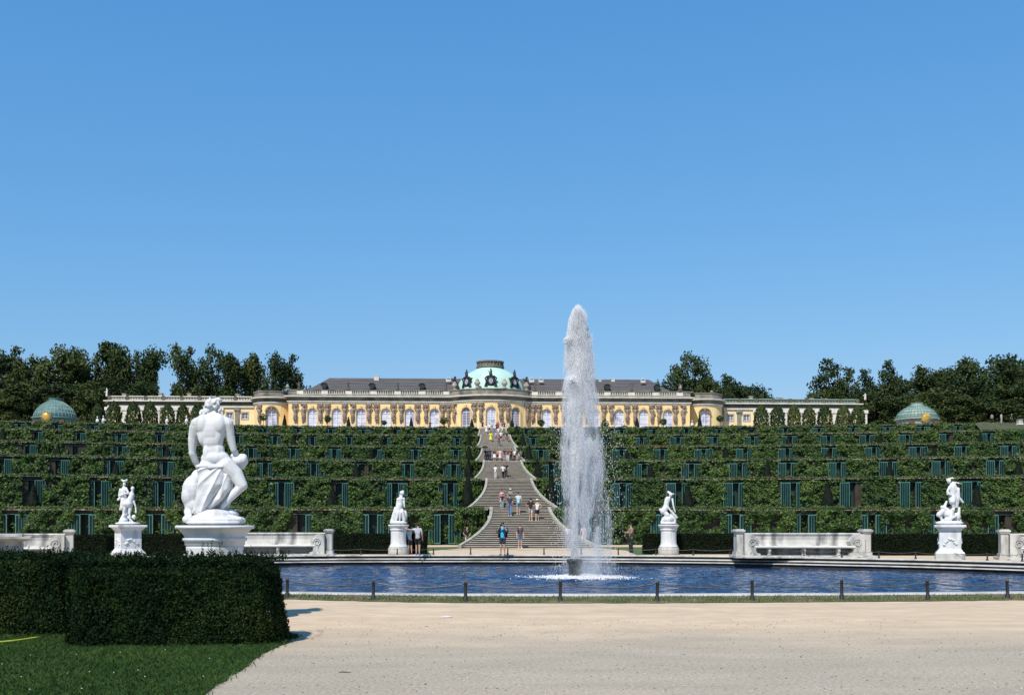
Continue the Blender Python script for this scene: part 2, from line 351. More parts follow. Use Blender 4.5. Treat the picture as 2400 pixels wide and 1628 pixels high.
# blades on the verge
def blades(P, h, w, rng, lean=.35):
    n = len(P); P = np.asarray(P, float); a = rng.uniform(0, 2*pi, n); hh = h*rng.uniform(.5, 1.3, n)
    t = np.stack([np.cos(a), np.sin(a), np.zeros(n)], 1); l = rng.normal(0, lean, (n, 2))*hh[:, None]
    V = np.empty((n, 4, 3)); V[:, 0] = P-t*w/2; V[:, 1] = P+t*w/2
    top = P.copy(); top[:, 2] += hh; top[:, :2] += l; mid = P.copy(); mid[:, 2] += hh*.55; mid[:, :2] += l*.3
    V[:, 2] = mid+t*w*.4; V[:, 3] = top
    V[:, 2], V[:, 3] = V[:, 2].copy(), V[:, 3].copy()
    return V.reshape(-1, 3)
n = 15000; u = RNG.integers(0, n_-1, n); fr = RNG.uniform(0, 1, n); vv = RNG.uniform(0, 1, n)
X = xs[u]+(xs[u+1]-xs[u])*fr; Y0 = yo[u]; Y1 = yi[u]; Y = Y0-.06+(Y1-Y0+.02)*vv
g = G(); add_leaves(g, blades(np.stack([X, Y, np.full(n, .01)], 1), .05, .014, RNG))
tag(ob('verge_grass', g.mesh('verge_grass', M_verge)), 'thin strip of short dry grass between the gravel and the basin rim', 'grass', kind='stuff')
# foreground lawn
LE0 = [gnd(px, py) for px, py in ((700,1492),(668,1508),(640,1520),(600,1542),(560,1572),(520,1598),(480,1626),(440,1656),(380,1710),(300,1800))]
LE = []
for (xa_, ya_, _), (xb_, yb_, _) in zip(LE0, LE0[1:]):
    for i in range(8):
        t = i/8; x = xa_+(xb_-xa_)*t; y = ya_+(yb_-ya_)*t; LE.append((x+.05*noise.noise((x*2.5, y*2.5, 0))+.03*noise.noise((x*9, y*9, 1)), y+.05*noise.noise((x*2.5, y*2.5, 4)), 0))
lv = [(x, y, .012) for x, y, _ in LE]
lawn_poly = lv+[(at(-200,9)[0], at(-200,9)[1]-2, .012), (-24, 7, .012), (-24, 19.5, .012), (at(640,17.2)[0], 17.6, .012)]
g = G(); g.add(lawn_poly, [tuple(range(len(lawn_poly)))])
struct('lawn_ground', g.mesh('lawn_ground', M_grass))
n = 150000; X = RNG.uniform(-13, -5.5, n); Y = 9.2+(RNG.uniform(0, 1, n)**1.2)*6.8
edge = np.array([noise.noise((float(a)*3, float(b_)*3, 0)) for a, b_ in zip(X[:1], Y[:1])])
k = inpoly(X+RNG.normal(0, .045, n), Y+RNG.normal(0, .045, n), lawn_poly); X, Y = X[k], Y[k]
g = G(); hgt = .052
Vb = blades(np.stack([X, Y, np.full(len(X), .008)], 1), hgt, .0075, RNG, .5); add_leaves(g, Vb)
tag(ob('lawn_grass', g.mesh('lawn_grass', M_grass)), 'dark green mown lawn in front of the big hedge', 'grass', kind='stuff')
# daisies
g = G()
for _ in range(26):
    x, y = random.uniform(-11, -6.3), random.uniform(10.3, 14)
    if inpoly(np.array([x]), np.array([y]), lawn_poly)[0]:
        g.lathe([(0.001,.045),(.009,.05),(.001,.055)], 6, (x, y, .01))
tag(ob('lawn_daisies', g.mesh('lawn_daisies', flat((.7,.7,.6)))), 'tiny white daisies scattered in the lawn', 'flowers', kind='stuff')
# hose, scrap, twig, clumps at lawn edge
g = G(); pts = []
for px, py in ((-160,1517),(-60,1510),(0,1504.5),(30,1502),(60,1498),(78,1495),(92,1493.5)):
    x, y, z = gnd(px, py, .05); pts.append((x, y, .055))
g.tube(pts, .015, 8); tag(ob('garden_hose', g.mesh('garden_hose', flat((.50,.56,.05), .5), True)), 'bright yellow garden hose lying on the lawn beside the hedge', 'hose')
x, y, z = gnd(1045, 1446); g = G(); g.add([(-.09,-.03,.004),(.1,-.05,.01),(.12,.04,.005),(.02,.07,.02),(-.1,.05,.006),(-.09,-.03,.009),(.1,-.05,.015),(.12,.04,.01),(.02,.07,.025),(-.1,.05,.011)],
    [(4,3,2,1,0),(5,6,7,8,9),(0,1,6,5),(1,2,7,6),(2,3,8,7),(3,4,9,8),(4,0,5,9)])
tag(ob('paper_scrap', g.mesh('paper_scrap', flat((.75,.73,.7))), None, (x, y, 0)), 'small white scrap of paper lying on the gravel', 'litter')
x, y, z = gnd(807, 1576); g = G(); g.tube([(-.06,0,.008),(-.02,.01,.012),(.03,-.004,.01),(.075,.006,.008)], [.004,.006,.005,.003], 6)
tag(ob('twig', g.mesh('twig', M_trunk), None, (x, y, 0)), 'short brown twig lying on the grey gravel', 'twig')
g = G(); rp_ = np.random.default_rng(77); nP = 3600
X = rp_.uniform(-6.5, 3.5, nP); Y = 9.6+rp_.uniform(0, 1, nP)**1.3*9; kk = ~inpoly(X, Y, lawn_poly); X, Y = X[kk], Y[kk]; nP = len(X)
S_ = rp_.uniform(.003, .009, nP)*rp_.uniform(.7, 1.8, nP); Pp = np.stack([X, Y, S_*.3], 1)
O8 = np.array([(1,0,0),(0,1,0),(-1,0,0),(0,-1,0),(0,0,.75),(0,0,-.5)]); a_ = rp_.uniform(0, 6.28, nP); st_ = rp_.uniform(.6, 1.4, nP)
V = np.empty((nP, 6, 3))
for q_ in range(6):
    ox_, oy_ = O8[q_][0]*st_, O8[q_][1]; V[:, q_, 0] = Pp[:, 0]+(ox_*np.cos(a_)-oy_*np.sin(a_))*S_; V[:, q_, 1] = Pp[:, 1]+(ox_*np.sin(a_)+oy_*np.cos(a_))*S_; V[:, q_, 2] = Pp[:, 2]+O8[q_][2]*S_
F8 = np.array([(0,1,4),(1,2,4),(2,3,4),(3,0,4),(1,0,5),(2,1,5),(3,2,5),(0,3,5)]); Fa = (np.arange(nP)[:, None, None]*6+F8[None]).reshape(-1, 3)
tag(ob('loose_pebbles', fastmesh('loose_pebbles', mat('pebble', (.46,.43,.37), (.27,.25,.22), scale=30, rough=.9, island=.6), V.reshape(-1, 3), Fa, 3)), 'small loose pebbles strewn over the gravel in the foreground', 'pebbles', kind='stuff')
# ================================================================== hedges
def hedge_mesh(name, Lx, Ly, Hz, leaf, dens, m=None, seed=1, wob=.05, edge=.12, shoots=0, faces='all', core=True):
    """box hedge, origin at base centre"""
    rng = np.random.default_rng(seed); g = G()
    m = m or M_yew
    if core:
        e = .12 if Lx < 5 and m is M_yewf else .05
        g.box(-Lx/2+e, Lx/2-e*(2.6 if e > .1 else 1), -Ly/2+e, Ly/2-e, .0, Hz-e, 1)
    P = []; N = []
    def face(n, fn):
        u = rng.uniform(-1, 1, n); v = rng.uniform(0, 1, n); p, nr = fn(u, v); P.append(p); N.append(nr)
    o = np.ones
    A = dens
    face(int(A*Lx*Hz), lambda u, v: (np.stack([u*Lx/2, -Ly/2*o(len(u)), v*Hz], 1), np.tile((0,-1,.1), (len(u),1))))
    face(int(A*Lx*Ly), lambda u, v: (np.stack([u*Lx/2, (v-.5)*Ly, Hz*o(len(u))], 1), np.tile((0,0,1), (len(u),1))))
    for s in (-1, 1):
        face(int(A*Ly*Hz), lambda u, v, s=s: (np.stack([s*Lx/2*o(len(u)), u*Ly/2, v*Hz], 1), np.tile((s,0,.1), (len(u),1))))
    if faces == 'all': face(int(A*Lx*Hz*.5), lambda u, v: (np.stack([u*Lx/2, Ly/2*o(len(u)), v*Hz], 1), np.tile((0,1,.1), (len(u),1))))
    P = np.concatenate(P).astype(float); N = np.concatenate(N).astype(float)
    # round the edges, and let the surface undulate
    for ax, hx in ((0, Lx/2), (1, Ly/2)):
        over = np.clip(np.abs(P[:, ax])-(hx-edge), 0, edge)/edge
        tz = np.clip(P[:, 2]-(Hz-edge), 0, edge)/edge
        P[:, 2] -= edge*.45*over*tz; P[:, ax] -= np.sign(P[:, ax])*edge*.45*over*tz
    cr = edge*2.4; qx = np.abs(P[:, 0])-(Lx/2-cr); qy = np.abs(P[:, 1])-(Ly/2-cr); rr_ = np.hypot(qx, qy); mk = (qx > 0) & (qy > 0) & (rr_ > cr)
    P[mk, 0] = np.sign(P[mk, 0])*(Lx/2-cr+qx[mk]*cr/rr_[mk]); P[mk, 1] = np.sign(P[mk, 1])*(Ly/2-cr+qy[mk]*cr/rr_[mk])
    if m is M_yewf: pm_ = P[:, 0] > 0; P[pm_, 0] *= 1-.085*P[pm_, 2]/Hz
    nz = np.array([noise.noise((p[0]*1.7+seed, p[1]*1.7, p[2]*1.7))+.6*noise.noise((p[0]*5, p[1]*5+seed, p[2]*5)) for p in P])
    P += N*(nz*wob)[:, None]+N*rng.normal(-.01, .02, len(P))[:, None]
    add_leaves(g, leafV(P, N, leaf, leaf*.42, rng, .75))
    for _ in range(shoots):
        x = rng.uniform(-Lx/2, Lx/2); y = rng.uniform(-Ly/2, Ly/2); h = rng.uniform(.04, .14)
        z = np.linspace(0, h, int(h/.012)+2); k = len(z)
        add_leaves(g, leafV(np.stack([x+z*rng.normal(0,.2)+rng.normal(0,.006,k), y+rng.normal(0,.006,k), Hz+z], 1), rng.normal(0,1,(k,3)), leaf, leaf*.4, rng, .3))
    return g.mesh(name, [m, M_yewcore])
# big foreground hedge: right block and recessed left block
def put_hedge(name, me, px_c, d, rz, label, group=None, y=None):
    x, yy = at(px_c, d); o = ob(name, me, None, (x, yy, 0), rz); return tag(o, label, 'hedge', group)
hL = 2.83; hd = 14.75
me = hedge_mesh('hedge', hL, 1.5, 1.15, .042, 9500, M_yewf, 3, .06, .17, 420)
xl, yl = at(166, hd); xr, yr = at(668, hd)
rzh = .05
ox, oy = (xl+xr)/2-.06, 14.46+.75
ob1 = ob('hedge', me, None, (ox+.02, oy, 0), rzh); tag(ob1, 'large dark clipped yew hedge on the lawn below the big seated statue', 'hedge')
me = hedge_mesh('hedge', 4.6, 1.6, 1.19, .042, 6000, M_yewf, 5, .05, .14, 160)
x, y = at(166, 15.9); tag(ob('hedge', me, None, (x-2.32+.12, 16.75, 0), 0), 'dark clipped yew hedge set back at the left edge of the lawn', 'hedge')
# fuzzy base silhouette weeds by the pedestal
g = G(); rng = np.random.default_rng(9)
for _ in range(46):
    px = random.uniform(440, 590) if random.random() < .6 else random.uniform(270, 420)
    x, y = at(px, random.uniform(15.6, 16.6)); h = random.uniform(.06, .27)*(1 if px > 430 else .6); z = np.arange(1.1, 1.17+h, .014); k = len(z)
    lx = random.uniform(-.12, .12)
    add_leaves(g, leafV(np.stack([x+(z-1.1)*lx+rng.normal(0,.006,k), y+rng.normal(0,.006,k), z], 1), rng.normal(0,1,(k,3)), .034, .013, rng, .3))
tag(ob('hedge_shoots', g.mesh('hedge_shoots', M_yewf)), 'thin unclipped shoots rising above the hedge in front of the pedestal', 'shoots', kind='stuff')
# far yew hedges between benches and statues
for px0, px1, d, lab in ((782,1000,60.6,'low clipped yew hedge to the right of the left stone bench, behind the round pedestal'),
                    (1508,1720,60.6,'low clipped yew hedge between the right staircase plaza and the long stone bench'),
                    (2037,2215,58,'low clipped yew hedge between the long stone bench and the square pedestal at right'),
                    (2236,2384,57,'low clipped yew hedge between the square pedestal and the pier at the right edge'),
                    (162,262,54,'low clipped yew hedge left of the pedestal with the couple statue'),
                    (332,552,57,'low clipped yew hedge behind the big statue, left of the stone bench')):
    L_ = (px1-px0)/F*d; me = hedge_mesh('hedge', L_, 1.2, 1.13, .10, 1100, M_yew, px0, .03, .06)
    put_hedge('hedge', me, (px0+px1)/2, d+.6, -.01, lab)
# small lawn patches flanking the plaza
M_lawn2 = mat('plaza_grass', (.10,.13,.03), (.06,.09,.02), scale=2, rough=.9)
for s, p in (('l', ((985,1301),(1010,1301),(1004,1290),(1092,1283.5),(1092,1280.5),(960,1281.5))), ('r', ((1496,1301.5),(1468,1289),(1400,1283.5),(1400,1280.5),(1530,1281.5),(1530,1301)))):
    v = [gnd(a, b_, .006) for a, b_ in p]; g = G(); g.add(v, [tuple(range(len(v)))]); struct('plaza_lawn', g.mesh('plaza_lawn', M_lawn2))
# ================================================================== chain fences
def post_mesh(h=.45, r=.036):
    g = G(); g.lathe([(r*1.75,0),(r*1.75,.03),(r*1.5,.05),(r*1.45,.10),(r*1.05,.13),(r,.16),(r*.95,h-.04),(r*1.1,h-.035),(r*1.0,h-.01),(r*.4,h)], 12)
    return g.mesh('fence_post', M_iron, True)
PM = post_mesh(); 
near_posts = [(470,1398.5),(673,1402),(875,1408),(1091,1411.5),(1313,1411.5),(1540,1411),(1763,1409),(1973,1407.5),(2175,1407),(2362,1405),(2530,1402)]
def chain(p0, p1, sag, r, label, group):
    pts = []
    for i in range(17):
        t = i/16; pts.append((p0[0]+(p1[0]-p0[0])*t, p0[1]+(p1[1]-p0[1])*t, p0[2]+(p1[2]-p0[2])*t-sag*4*t*(1-t)))
    g = G(); g.tube(pts, r, 6); tag(ob('fence_chain', g.mesh('fence_chain', M_rope, True)), label, 'chain', group)
PP = []
for i, (px, py) in enumerate(near_posts):
    x, y, z = gnd(px, py-1.5); o = ob('fence_post', PM, None, (x, y, 0), random.random()*3, (1,1,1.0+random.uniform(-.03,.04)))
    o.rotation_euler = (random.uniform(-.02,.02), -(px-1300)/1200*.05*(px > 2000)+random.uniform(-.02,.02), 0)
    PP.append((x, y, .40))
    if 0 < i < 10: tag(o, 'short black iron post on the near grass verge, %s from the left' % ORD[i-1], 'post', 'posts of the near chain fence')
    else: tag(o, 'short black iron post of the near chain fence, past the %s edge' % ('left' if i == 0 else 'right'), 'post', 'posts of the near chain fence')
for i in range(len(PP)-1):
    chain(PP[i], PP[i+1], .10, .014, ('sagging chain of the near fence between the %s and %s posts' % (ORD[i-1], ORD[i])) if 0 < i < 9 else 'thin sagging chain of the near fence running out past the %s end post' % ('leftmost' if i == 0 else 'rightmost'), 'chains of the near fence')
far_px = [596,677,761,846,931,1016,1103,1190,1275,1362,1449,1537,1625,1712,1797,1884,1973,2060,2146,2230,2314,2396]
RO = ring(.30); prj = np.array([proj(x, y, .05) for x, y in RO]); far = RO[:, 1] > cy0+3
fx = prj[far][:, 0]; o_ = np.argsort(fx); fx = fx[o_]; fX = RO[far][o_]
FP = []
for i, px in enumerate(far_px):
    x = np.interp(px, fx, fX[:, 0]); y = np.interp(px, fx, fX[:, 1])
    o = ob('fence_post', PM, None, (x, y, .05), 0, (.95,.95,.78)); FP.append((x, y, .37))
    tag(o, 'short black iron post on the far basin rim, %s from the %s' % (ORD[i] if i < 11 else ORD[21-i], 'left' if i < 11 else 'right'), 'post', 'posts of the far chain fence')
for i in range(len(FP)-1):
    j = i if i < 11 else 20-i
    chain(FP[i], FP[i+1], .06, .009, 'thin chain on the far basin rim, %s span from the %s' % (ORD[j], 'left' if i < 11 else 'right'), 'chains of the far fence')
# ================================================================== vineyard terraces
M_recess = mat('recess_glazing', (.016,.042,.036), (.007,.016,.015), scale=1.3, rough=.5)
ZT = [0.0, 2.95, 6.55, 9.9, 13.2, 16.5, 19.8]
YC = [1193.5, 1124, 1081, 1048, 1021, 1003.5]
YL = [1193, 1113, 1066, 1033, 1003, 986]
YR = [1195, 1118, 1070, 1037, 1008, 991]
WX, WY = [], []
for k in range(6):
    xs_, ys_ = [], []
    for px in np.linspace(-500, 2900, 121):
        t = (px-1175)/1225; e = (YL if t < 0 else YR)[k]
        y = YC[k]+(e-YC[k])*min(abs(t), 1.15)**1.7
        x, yy = at(px, (H-ZT[k+1])*F/(y-YH)); xs_.append(x); ys_.append(yy)
    WX.append(np.array(xs_)); WY.append(np.array(ys_))
def wy(k, x): return float(np.interp(x, WX[k], WY[k]))       # wall k (0..5) front face Y at X
XM = [62, 76, 88, 100, 112, 124]                              # half length built
TN = ['lowest', 'second lowest', 'third lowest', 'third highest', 'second highest', 'topmost']
SG, BAY = 6.3, 5.93
# stairs profile -------------------------------------------------
FL = []   # (Ybottom, Ytop, z0, z1)
for k in range(6):
    yt = wy(k, 0); FL.append((yt-12.6 if k else yt-12.1, yt, ZT[k], ZT[k+1]))
NS = 21
def stair_z(Y):
    for a, b_, z0, z1 in FL:
        if a <= Y < b_: return z0+(z1-z0)*(int((Y-a)/(b_-a)*NS)+1)/NS
    z = 0
    for a, b_, z0, z1 in FL:
        if Y >= b_: z = z1
    return z
FLARE = [2.5, 2.2, 1.8, 1.45, 1.15, .85]; KF = 0
def half_w(t): return 2.3+FLARE[KF]*(1-t)**2.3
for k, (a, b_, z0, z1) in enumerate(FL):
    KF = k; g = G(); rise = (z1-z0)/NS; run = (b_-a)/NS
    root = empty('stone_stairs', (0, a, z0), label='flight of stone steps with curved kerbs, %s of the six flights' % ('lowest' if k == 0 else ('topmost' if k == 5 else ORD[k]+' from the bottom')), cat='staircase', group='flights of the central staircase')
    g = G()
    for i in range(NS):
        t = i/NS; w = half_w(t)+.1; y = i*run; z = (i+1)*rise
        # riser (dark, under nosing) and tread slab
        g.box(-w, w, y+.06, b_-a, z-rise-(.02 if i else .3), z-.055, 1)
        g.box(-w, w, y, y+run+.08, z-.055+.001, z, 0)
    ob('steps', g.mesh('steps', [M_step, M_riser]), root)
    for s in (-1, 1):
        g = G(); V = []; n = 26
        for i in range(n+1):
            t = i/n; w = half_w(t); y = t*(b_-a); z = t*(z1-z0)+.24
            if i == 0: y -= .3
            wi, wo = s*w, s*(w+.25)
            V += [(wi, y, z), (wo, y, z), (wo, y, -.3), (wi, y, -.3)]
        Fs = []
        for i in range(n):
            A = i*4; B = A+4
            for q in range(4):
                Fs.append((A+q, A+(q+1) % 4, B+(q+1) % 4, B+q))
        Fs.append((0,1,2,3)); Fs.append((n*4+3,n*4+2,n*4+1,n*4))
        g.add(V, Fs); ob('kerb', g.mesh('kerb', M_kerb), root)
# terrace ground
for k in range(6):
    g = G(); xs_ = np.linspace(-XM[k]-8, XM[k]+8, 61) if k < 5 else np.linspace(-400, 400, 81)
    V = []
    for x in xs_: V.append((x, wy(k, x)+.5, ZT[k+1]))
    for x in xs_: V.append((x, (wy(k+1, x)+1.0) if k < 5 else 800, ZT[k+1]))
    n = len(xs_); g.add(V, [(i, i+1, n+i+1, n+i) for i in range(n-1)])
    struct('terrace_ground', g.mesh('terrace_ground', M_soil if k < 5 else mat('plateau_gravel', (.36,.32,.25), (.28,.25,.2), scale=1)))
# shared meshes for one bay --------------------------------------
def door_mesh(h):
    g = G(); w = .98
    for x in (0, w-.06): g.box(x, x+.06, -.04, .04, .1, h)
    g.box(.06, w-.06, -.04, .04, .1, .17); g.box(.06, w-.06, -.04, .04, h-.07, h)
    for i in range(3): x = .06+(w-.12)*(i+1)/4; g.box(x-.014, x+.014, -.03, .03, .17, h-.07)
    return g.mesh('door', M_teal)
def pane_mesh(h):
    g = G(); g.box(.06, .92, -.008, .008, .17, h-.07); return g.mesh('pane', M_glass)
def vine_mesh(w, h, seed, n, leaf=.24, gap=.0):
    rng = np.random.default_rng(seed); g = G()
    x = rng.uniform(-w/2, w/2, n*2); z = rng.uniform(0, 1, n*2)**.9*h
    f = np.array([noise.noise((a*.9+seed*3, b_*.9, 0))+.5*noise.noise((a*2.5, b_*2.5+seed, 1)) for a, b_ in zip(x, z)])
    side = np.abs(x)/(w/2)
    k = (f > -.28-.1*(1-side)) & (f > -.6+.75*np.clip(side-.8, 0, 1)*5*.35)
    x, z, f = x[k][:n], z[k][:n], f[k][:n]
    y = -.12-.42*np.clip(f+.35, 0, 1)-rng.uniform(0, .16, len(x))
    # overhang at the top
    P = np.stack([x, y, z+.1], 1); N = np.tile((0, -1, .45), (len(x), 1))
    add_leaves(g, leafV(P, N, leaf, leaf*.8, rng, .5, .1))
    return g.mesh('vine_leaves', M_vine)
VM = {}
DM = {}
for k in range(6):
    z0, z1 = ZT[k], ZT[k+1]; hh = z1-z0; xm = XM[k]; det = [2600, 2000, 1500, 1200, 1000, 900][k]; leaf = [.21,.24,.27,.30,.33,.36][k]
    VM[k] = [vine_mesh(4.15, hh-.1, 11+k*10+i, det, leaf) for i in range(4)]
    DM[k] = (door_mesh(hh-.42), pane_mesh(hh-.42))
    wall = empty('terrace_wall', (0, wy(k, 0), z0), label='%s of the six vine-clad terrace walls with green glazed doors' % TN[k], cat='terrace wall', group='vineyard terrace walls')
    ox0, oy0 = 0, wy(k, 0)
    bays = []
    i = 0
    while SG+BAY*i < xm: bays += [(-1, i, -(SG+BAY*i)), (1, i, SG+BAY*i)]; i += 1
    # masonry: thick wall with a recess at each bay, lintel and capping running through
    g = G(); edges = sorted([b_[2] for b_ in bays])
    def seg(x0, x1, dy0, dy1, za, zb, mi=0):
        if x0*x1 <= 0 and k >= 0 and (x0 < -2.75 or x1 > 2.75) and x0 < 0 < x1:
            seg(x0, -2.7, dy0, dy1, za, zb, mi); seg(2.7, x1, dy0, dy1, za, zb, mi); return
        n = max(1, int(abs(x1-x0)/3)); V = []
        for j in range(n+1):
            x = x0+(x1-x0)*j/n; y = wy(k, x)-oy0
            V += [(x, y+dy0, za), (x, y+dy0, zb), (x, y+dy1, zb), (x, y+dy1, za)]
        Fs = []
        for j in range(n):
            A = j*4; B = A+4
            for q in range(4): Fs.append((A+q, B+q, B+(q+1) % 4, A+(q+1) % 4))
        Fs += [(3,2,1,0), (n*4,n*4+1,n*4+2,n*4+3)]
        g.add(V, Fs, mi)
    prev = -xm-4
    for x in edges:
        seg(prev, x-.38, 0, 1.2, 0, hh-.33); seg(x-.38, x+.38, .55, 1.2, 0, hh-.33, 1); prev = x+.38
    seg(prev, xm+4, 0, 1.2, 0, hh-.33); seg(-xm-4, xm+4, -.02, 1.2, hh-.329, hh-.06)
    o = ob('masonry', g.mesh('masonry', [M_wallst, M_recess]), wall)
    g = G(); seg(-xm-4, xm+4, -.32, .25, hh-.06, hh+.03); ob('capping', g.mesh('capping', mat('capping_board', (.34,.29,.22), (.17,.15,.11), scale=.8, rough=.8)), wall)
    g = G()
    for x in edges: seg(x-1.6, x+1.6, -.10, -.02, hh-.41, hh-.37)
    ob('lintel_rail', g.mesh('lintel_rail', M_teal), wall)
    for s, i, x in sorted(bays, key=lambda q: abs(q[2])):
        y = wy(k, x)-oy0; sl = atan2(wy(k, x+1)-wy(k, x-1), 2)
        for e in (-1, 1):
            if random.random() < .06: continue
            op = random.choice([0, 0, .12, .3])*e
            d = ob('door', DM[k][0], wall, (x+e*.34-(0 if e > 0 else .98), y-.22-random.random()*.06, 0), sl+op*.4)
            p = ob('pane', DM[k][1], d)
    # vines: one panel between every pair of bays
    nb = len(bays)//2
    for s in (-1, 1):
        for i in range(nb):
            x = s*(SG+BAY*(i+.5)); y = wy(k, x); sl = atan2(wy(k, x+1)-wy(k, x-1), 2)
            xp = proj(x, y, z0+1)[0]
            if xp < -60 or xp > 2460: continue
            o = ob('grape_vine', VM[k][random.randrange(4)], None, (x, y, z0), sl, (random.choice((-1, 1))*random.uniform(.95, 1.12), 1, random.uniform(.93, 1.0)))
            tag(o, 'climbing vine on the %s terrace wall, %s panel %s of the stairs' % (TN[k], ORD[i], 'left' if s < 0 else 'right'), 'vine', 'vines on the terrace walls')
        # first short panel next to the stairs
        x = s*(SG-.95-1.15); me = VM[k][random.randrange(4)]
        o = ob('grape_vine', me, None, (x-(.25 if s<0 else -.25)*0, wy(k, x), z0), 0, (.62, 1, 1))
        tag(o, 'climbing vine on the %s terrace wall, touching the %s kerb of the stairs' % (TN[k], 'left' if s < 0 else 'right'), 'vine', 'vines on the terrace walls')
    # foliage inside some recesses
    rng = np.random.default_rng(50+k); g = G(); n = [26000, 22000, 20000, 18000, 16000, 15000][k]//1
    # planted strip along the terrace edge: vines and flowers hanging over the capping
    x = rng.uniform(-xm, xm, n); x = x[np.abs(x) > 3.0]
    xp = np.array([proj(a, wy(k, a), z1)[0] for a in x]); x = x[(xp > -60) & (xp < 2460)]
    hn = np.array([.5+.9*noise.noise((a*.55+k*9, k, 0))+.5*noise.noise((a*1.9, k*3, 2)) for a in x]).clip(.12, 1.2)
    yy = np.interp(x, WX[k], WY[k]); u = rng.uniform(0, 1, len(x))
    P = np.stack([x, yy+rng.uniform(.1, 1.3, len(x)), z1+.02+u*.42*hn], 1)
    drape = rng.uniform(0, 1, len(x)) < .26
    dn = np.array([noise.noise((a*.45+k*5, 7, k)) for a in x[drape]])
    P[drape, 1] = yy[drape]-.20-rng.uniform(0, .22, drape.sum()); P[drape, 2] = z1+.22-rng.uniform(0, 1, drape.sum())*(.20+1.0*np.clip(dn+.05, 0, 1))
    add_leaves(g, leafV(P, np.tile((0,-.7,.7), (len(x),1)), leaf*.85, leaf*.6, rng, .6))
    tag(ob('terrace_planting', g.mesh('terrace_planting', M_vine2)), 'strip of leafy planting spilling over the edge of the %s terrace wall' % TN[k], 'planting', kind='stuff')
    # tall grass / plants at wall foot: dark potted figs in recesses
    if k < 6:
        g = G(); n2 = 0; Ps = []
        for s, i, x in bays:
            if random.random() < .25: continue
            m = 190; q = rng.normal(0, 1, (m, 3))*(.30, .15, .55)+(x, wy(k, x)+.25, z0+.9); Ps.append(q)
        if Ps:
            P = np.concatenate(Ps); P[:, 2] = P[:, 2].clip(z0+.05, z1-.5); add_leaves(g, leafV(P, np.tile((0,-1,.3), (len(P),1)), leaf*.9, leaf*.5, rng, .6))
            tag(ob('recess_planting', g.mesh('recess_planting', M_vine)), 'leafy plants growing inside the door recesses of the %s terrace wall' % TN[k], 'planting', kind='stuff')
# ================================================================== clipped yew cones on the terraces
def cone_mesh(h, r, seed, n=1300, leaf=.16):
    rng = np.random.default_rng(seed); g = G()
    g.lathe([(r*.5,0),(r*.85,.12),(r*.82,h*.3),(r*.42,h*.7),(.03,h*.96)], 10, mi=1)
    z = (1-np.sqrt(rng.uniform(0, 1, n)))*h; a = rng.uniform(0, 2*pi, n)
    rr = r*(1-z/h)**.85*(1+.06*np.sin(a*3+z*3+seed))+.02
    P = np.stack([rr*np.cos(a), rr*np.sin(a), z+.04], 1); N = np.stack([np.cos(a), np.sin(a), np.full(n, .4)], 1)
    add_leaves(g, leafV(P+rng.normal(0,.015,(n,3)), N, leaf, leaf*.5, rng, .55))
    return g.mesh('yew_cone', [M_yew, M_yewcore])
CM = [cone_mesh(2.9, .78, s) for s in (1, 2, 3)]
for k in range(1, 6):
    step = 14.1; x = 4.4; i = 0
    while x < XM[k]-2:
        for s in (-1, 1):
            X = s*x; Y = wy(k, X)-random.uniform(2.6, 3.4); px = proj(X, Y, ZT[k]+1)[0]
            if -20 < px < 2420:
                sc = random.uniform(.78, 1.05); o = ob('yew_cone', random.choice(CM), None, (X, Y, ZT[k]), random.random()*6, (sc, sc, random.uniform(.9, 1.15)))
                if i == 0: o.scale = (1.0, 1.0, 1.5 if k == 1 else 1.25)
                tag(o, 'clipped yew cone below the %s terrace wall, %s to the %s of the stairs' % (TN[k], ORD[i], 'left' if s < 0 else 'right'), 'yew cone', 'yew cones on the terraces')
        x += step; i += 1
# cones, standard trees and busts before the palace
def fY(px, d): x, y = at(px, d); return x, y
i = 0
for px, top in ((667,973),(817,979),(964,981),(1106,983),(1200,983),(1211,997),(1493,980),(1640,974)):
    x, y = at(px, 212); h = zat(top, 212)-19.8
    o = ob('yew_cone', CM[i % 3], None, (x, y, 19.8), i, (.85, .85, h/2.6)); i += 1
    tag(o, 'dark clipped yew cone on the palace terrace, %s from the left' % ORD[i-1], 'yew cone', 'yew cones before the palace')
def lolly_mesh(h, r, seed):
    rng = np.random.default_rng(seed); n = 260; q = rng.normal(0, 1, (n, 3)); q /= np.linalg.norm(q, axis=1)[:, None]
    g = G(); add_leaves(g, leafV(q*r*rng.uniform(.6, 1.1, n)[:, None]*(1,1,.9)+(0,0,h-r), q, .32, .2, rng, .6)); return g.mesh('crown', M_vine)
for i, (px, top, r) in enumerate(((617,968,.8),(768,972,.7),(900,984,.5),(1040,978,.75),(1268,982,.7),(1418,983,.8),(1555,980,.7),(1688,972,.7),(1040,996,1.1),(712,995,.9))):
    d = 209; x, y = at(px, d); h = zat(top, d)-19.8
    o = empty('standard_tree', (x, y, 19.8), label='small round-headed tree in front of the palace, %s from the left' % ORD[[0,2,3,5,6,7,8,9,4,1][i]], cat='small tree', group='round-headed small trees before the palace')
    ob('crown', lolly_mesh(h, r, i), o); g = G(); g.tube([(0,0,0),(.03,0,h/2),(0,0,h-r)], [.07,.05,.04], 6); ob('trunk', g.mesh('trunk', M_trunk), o)
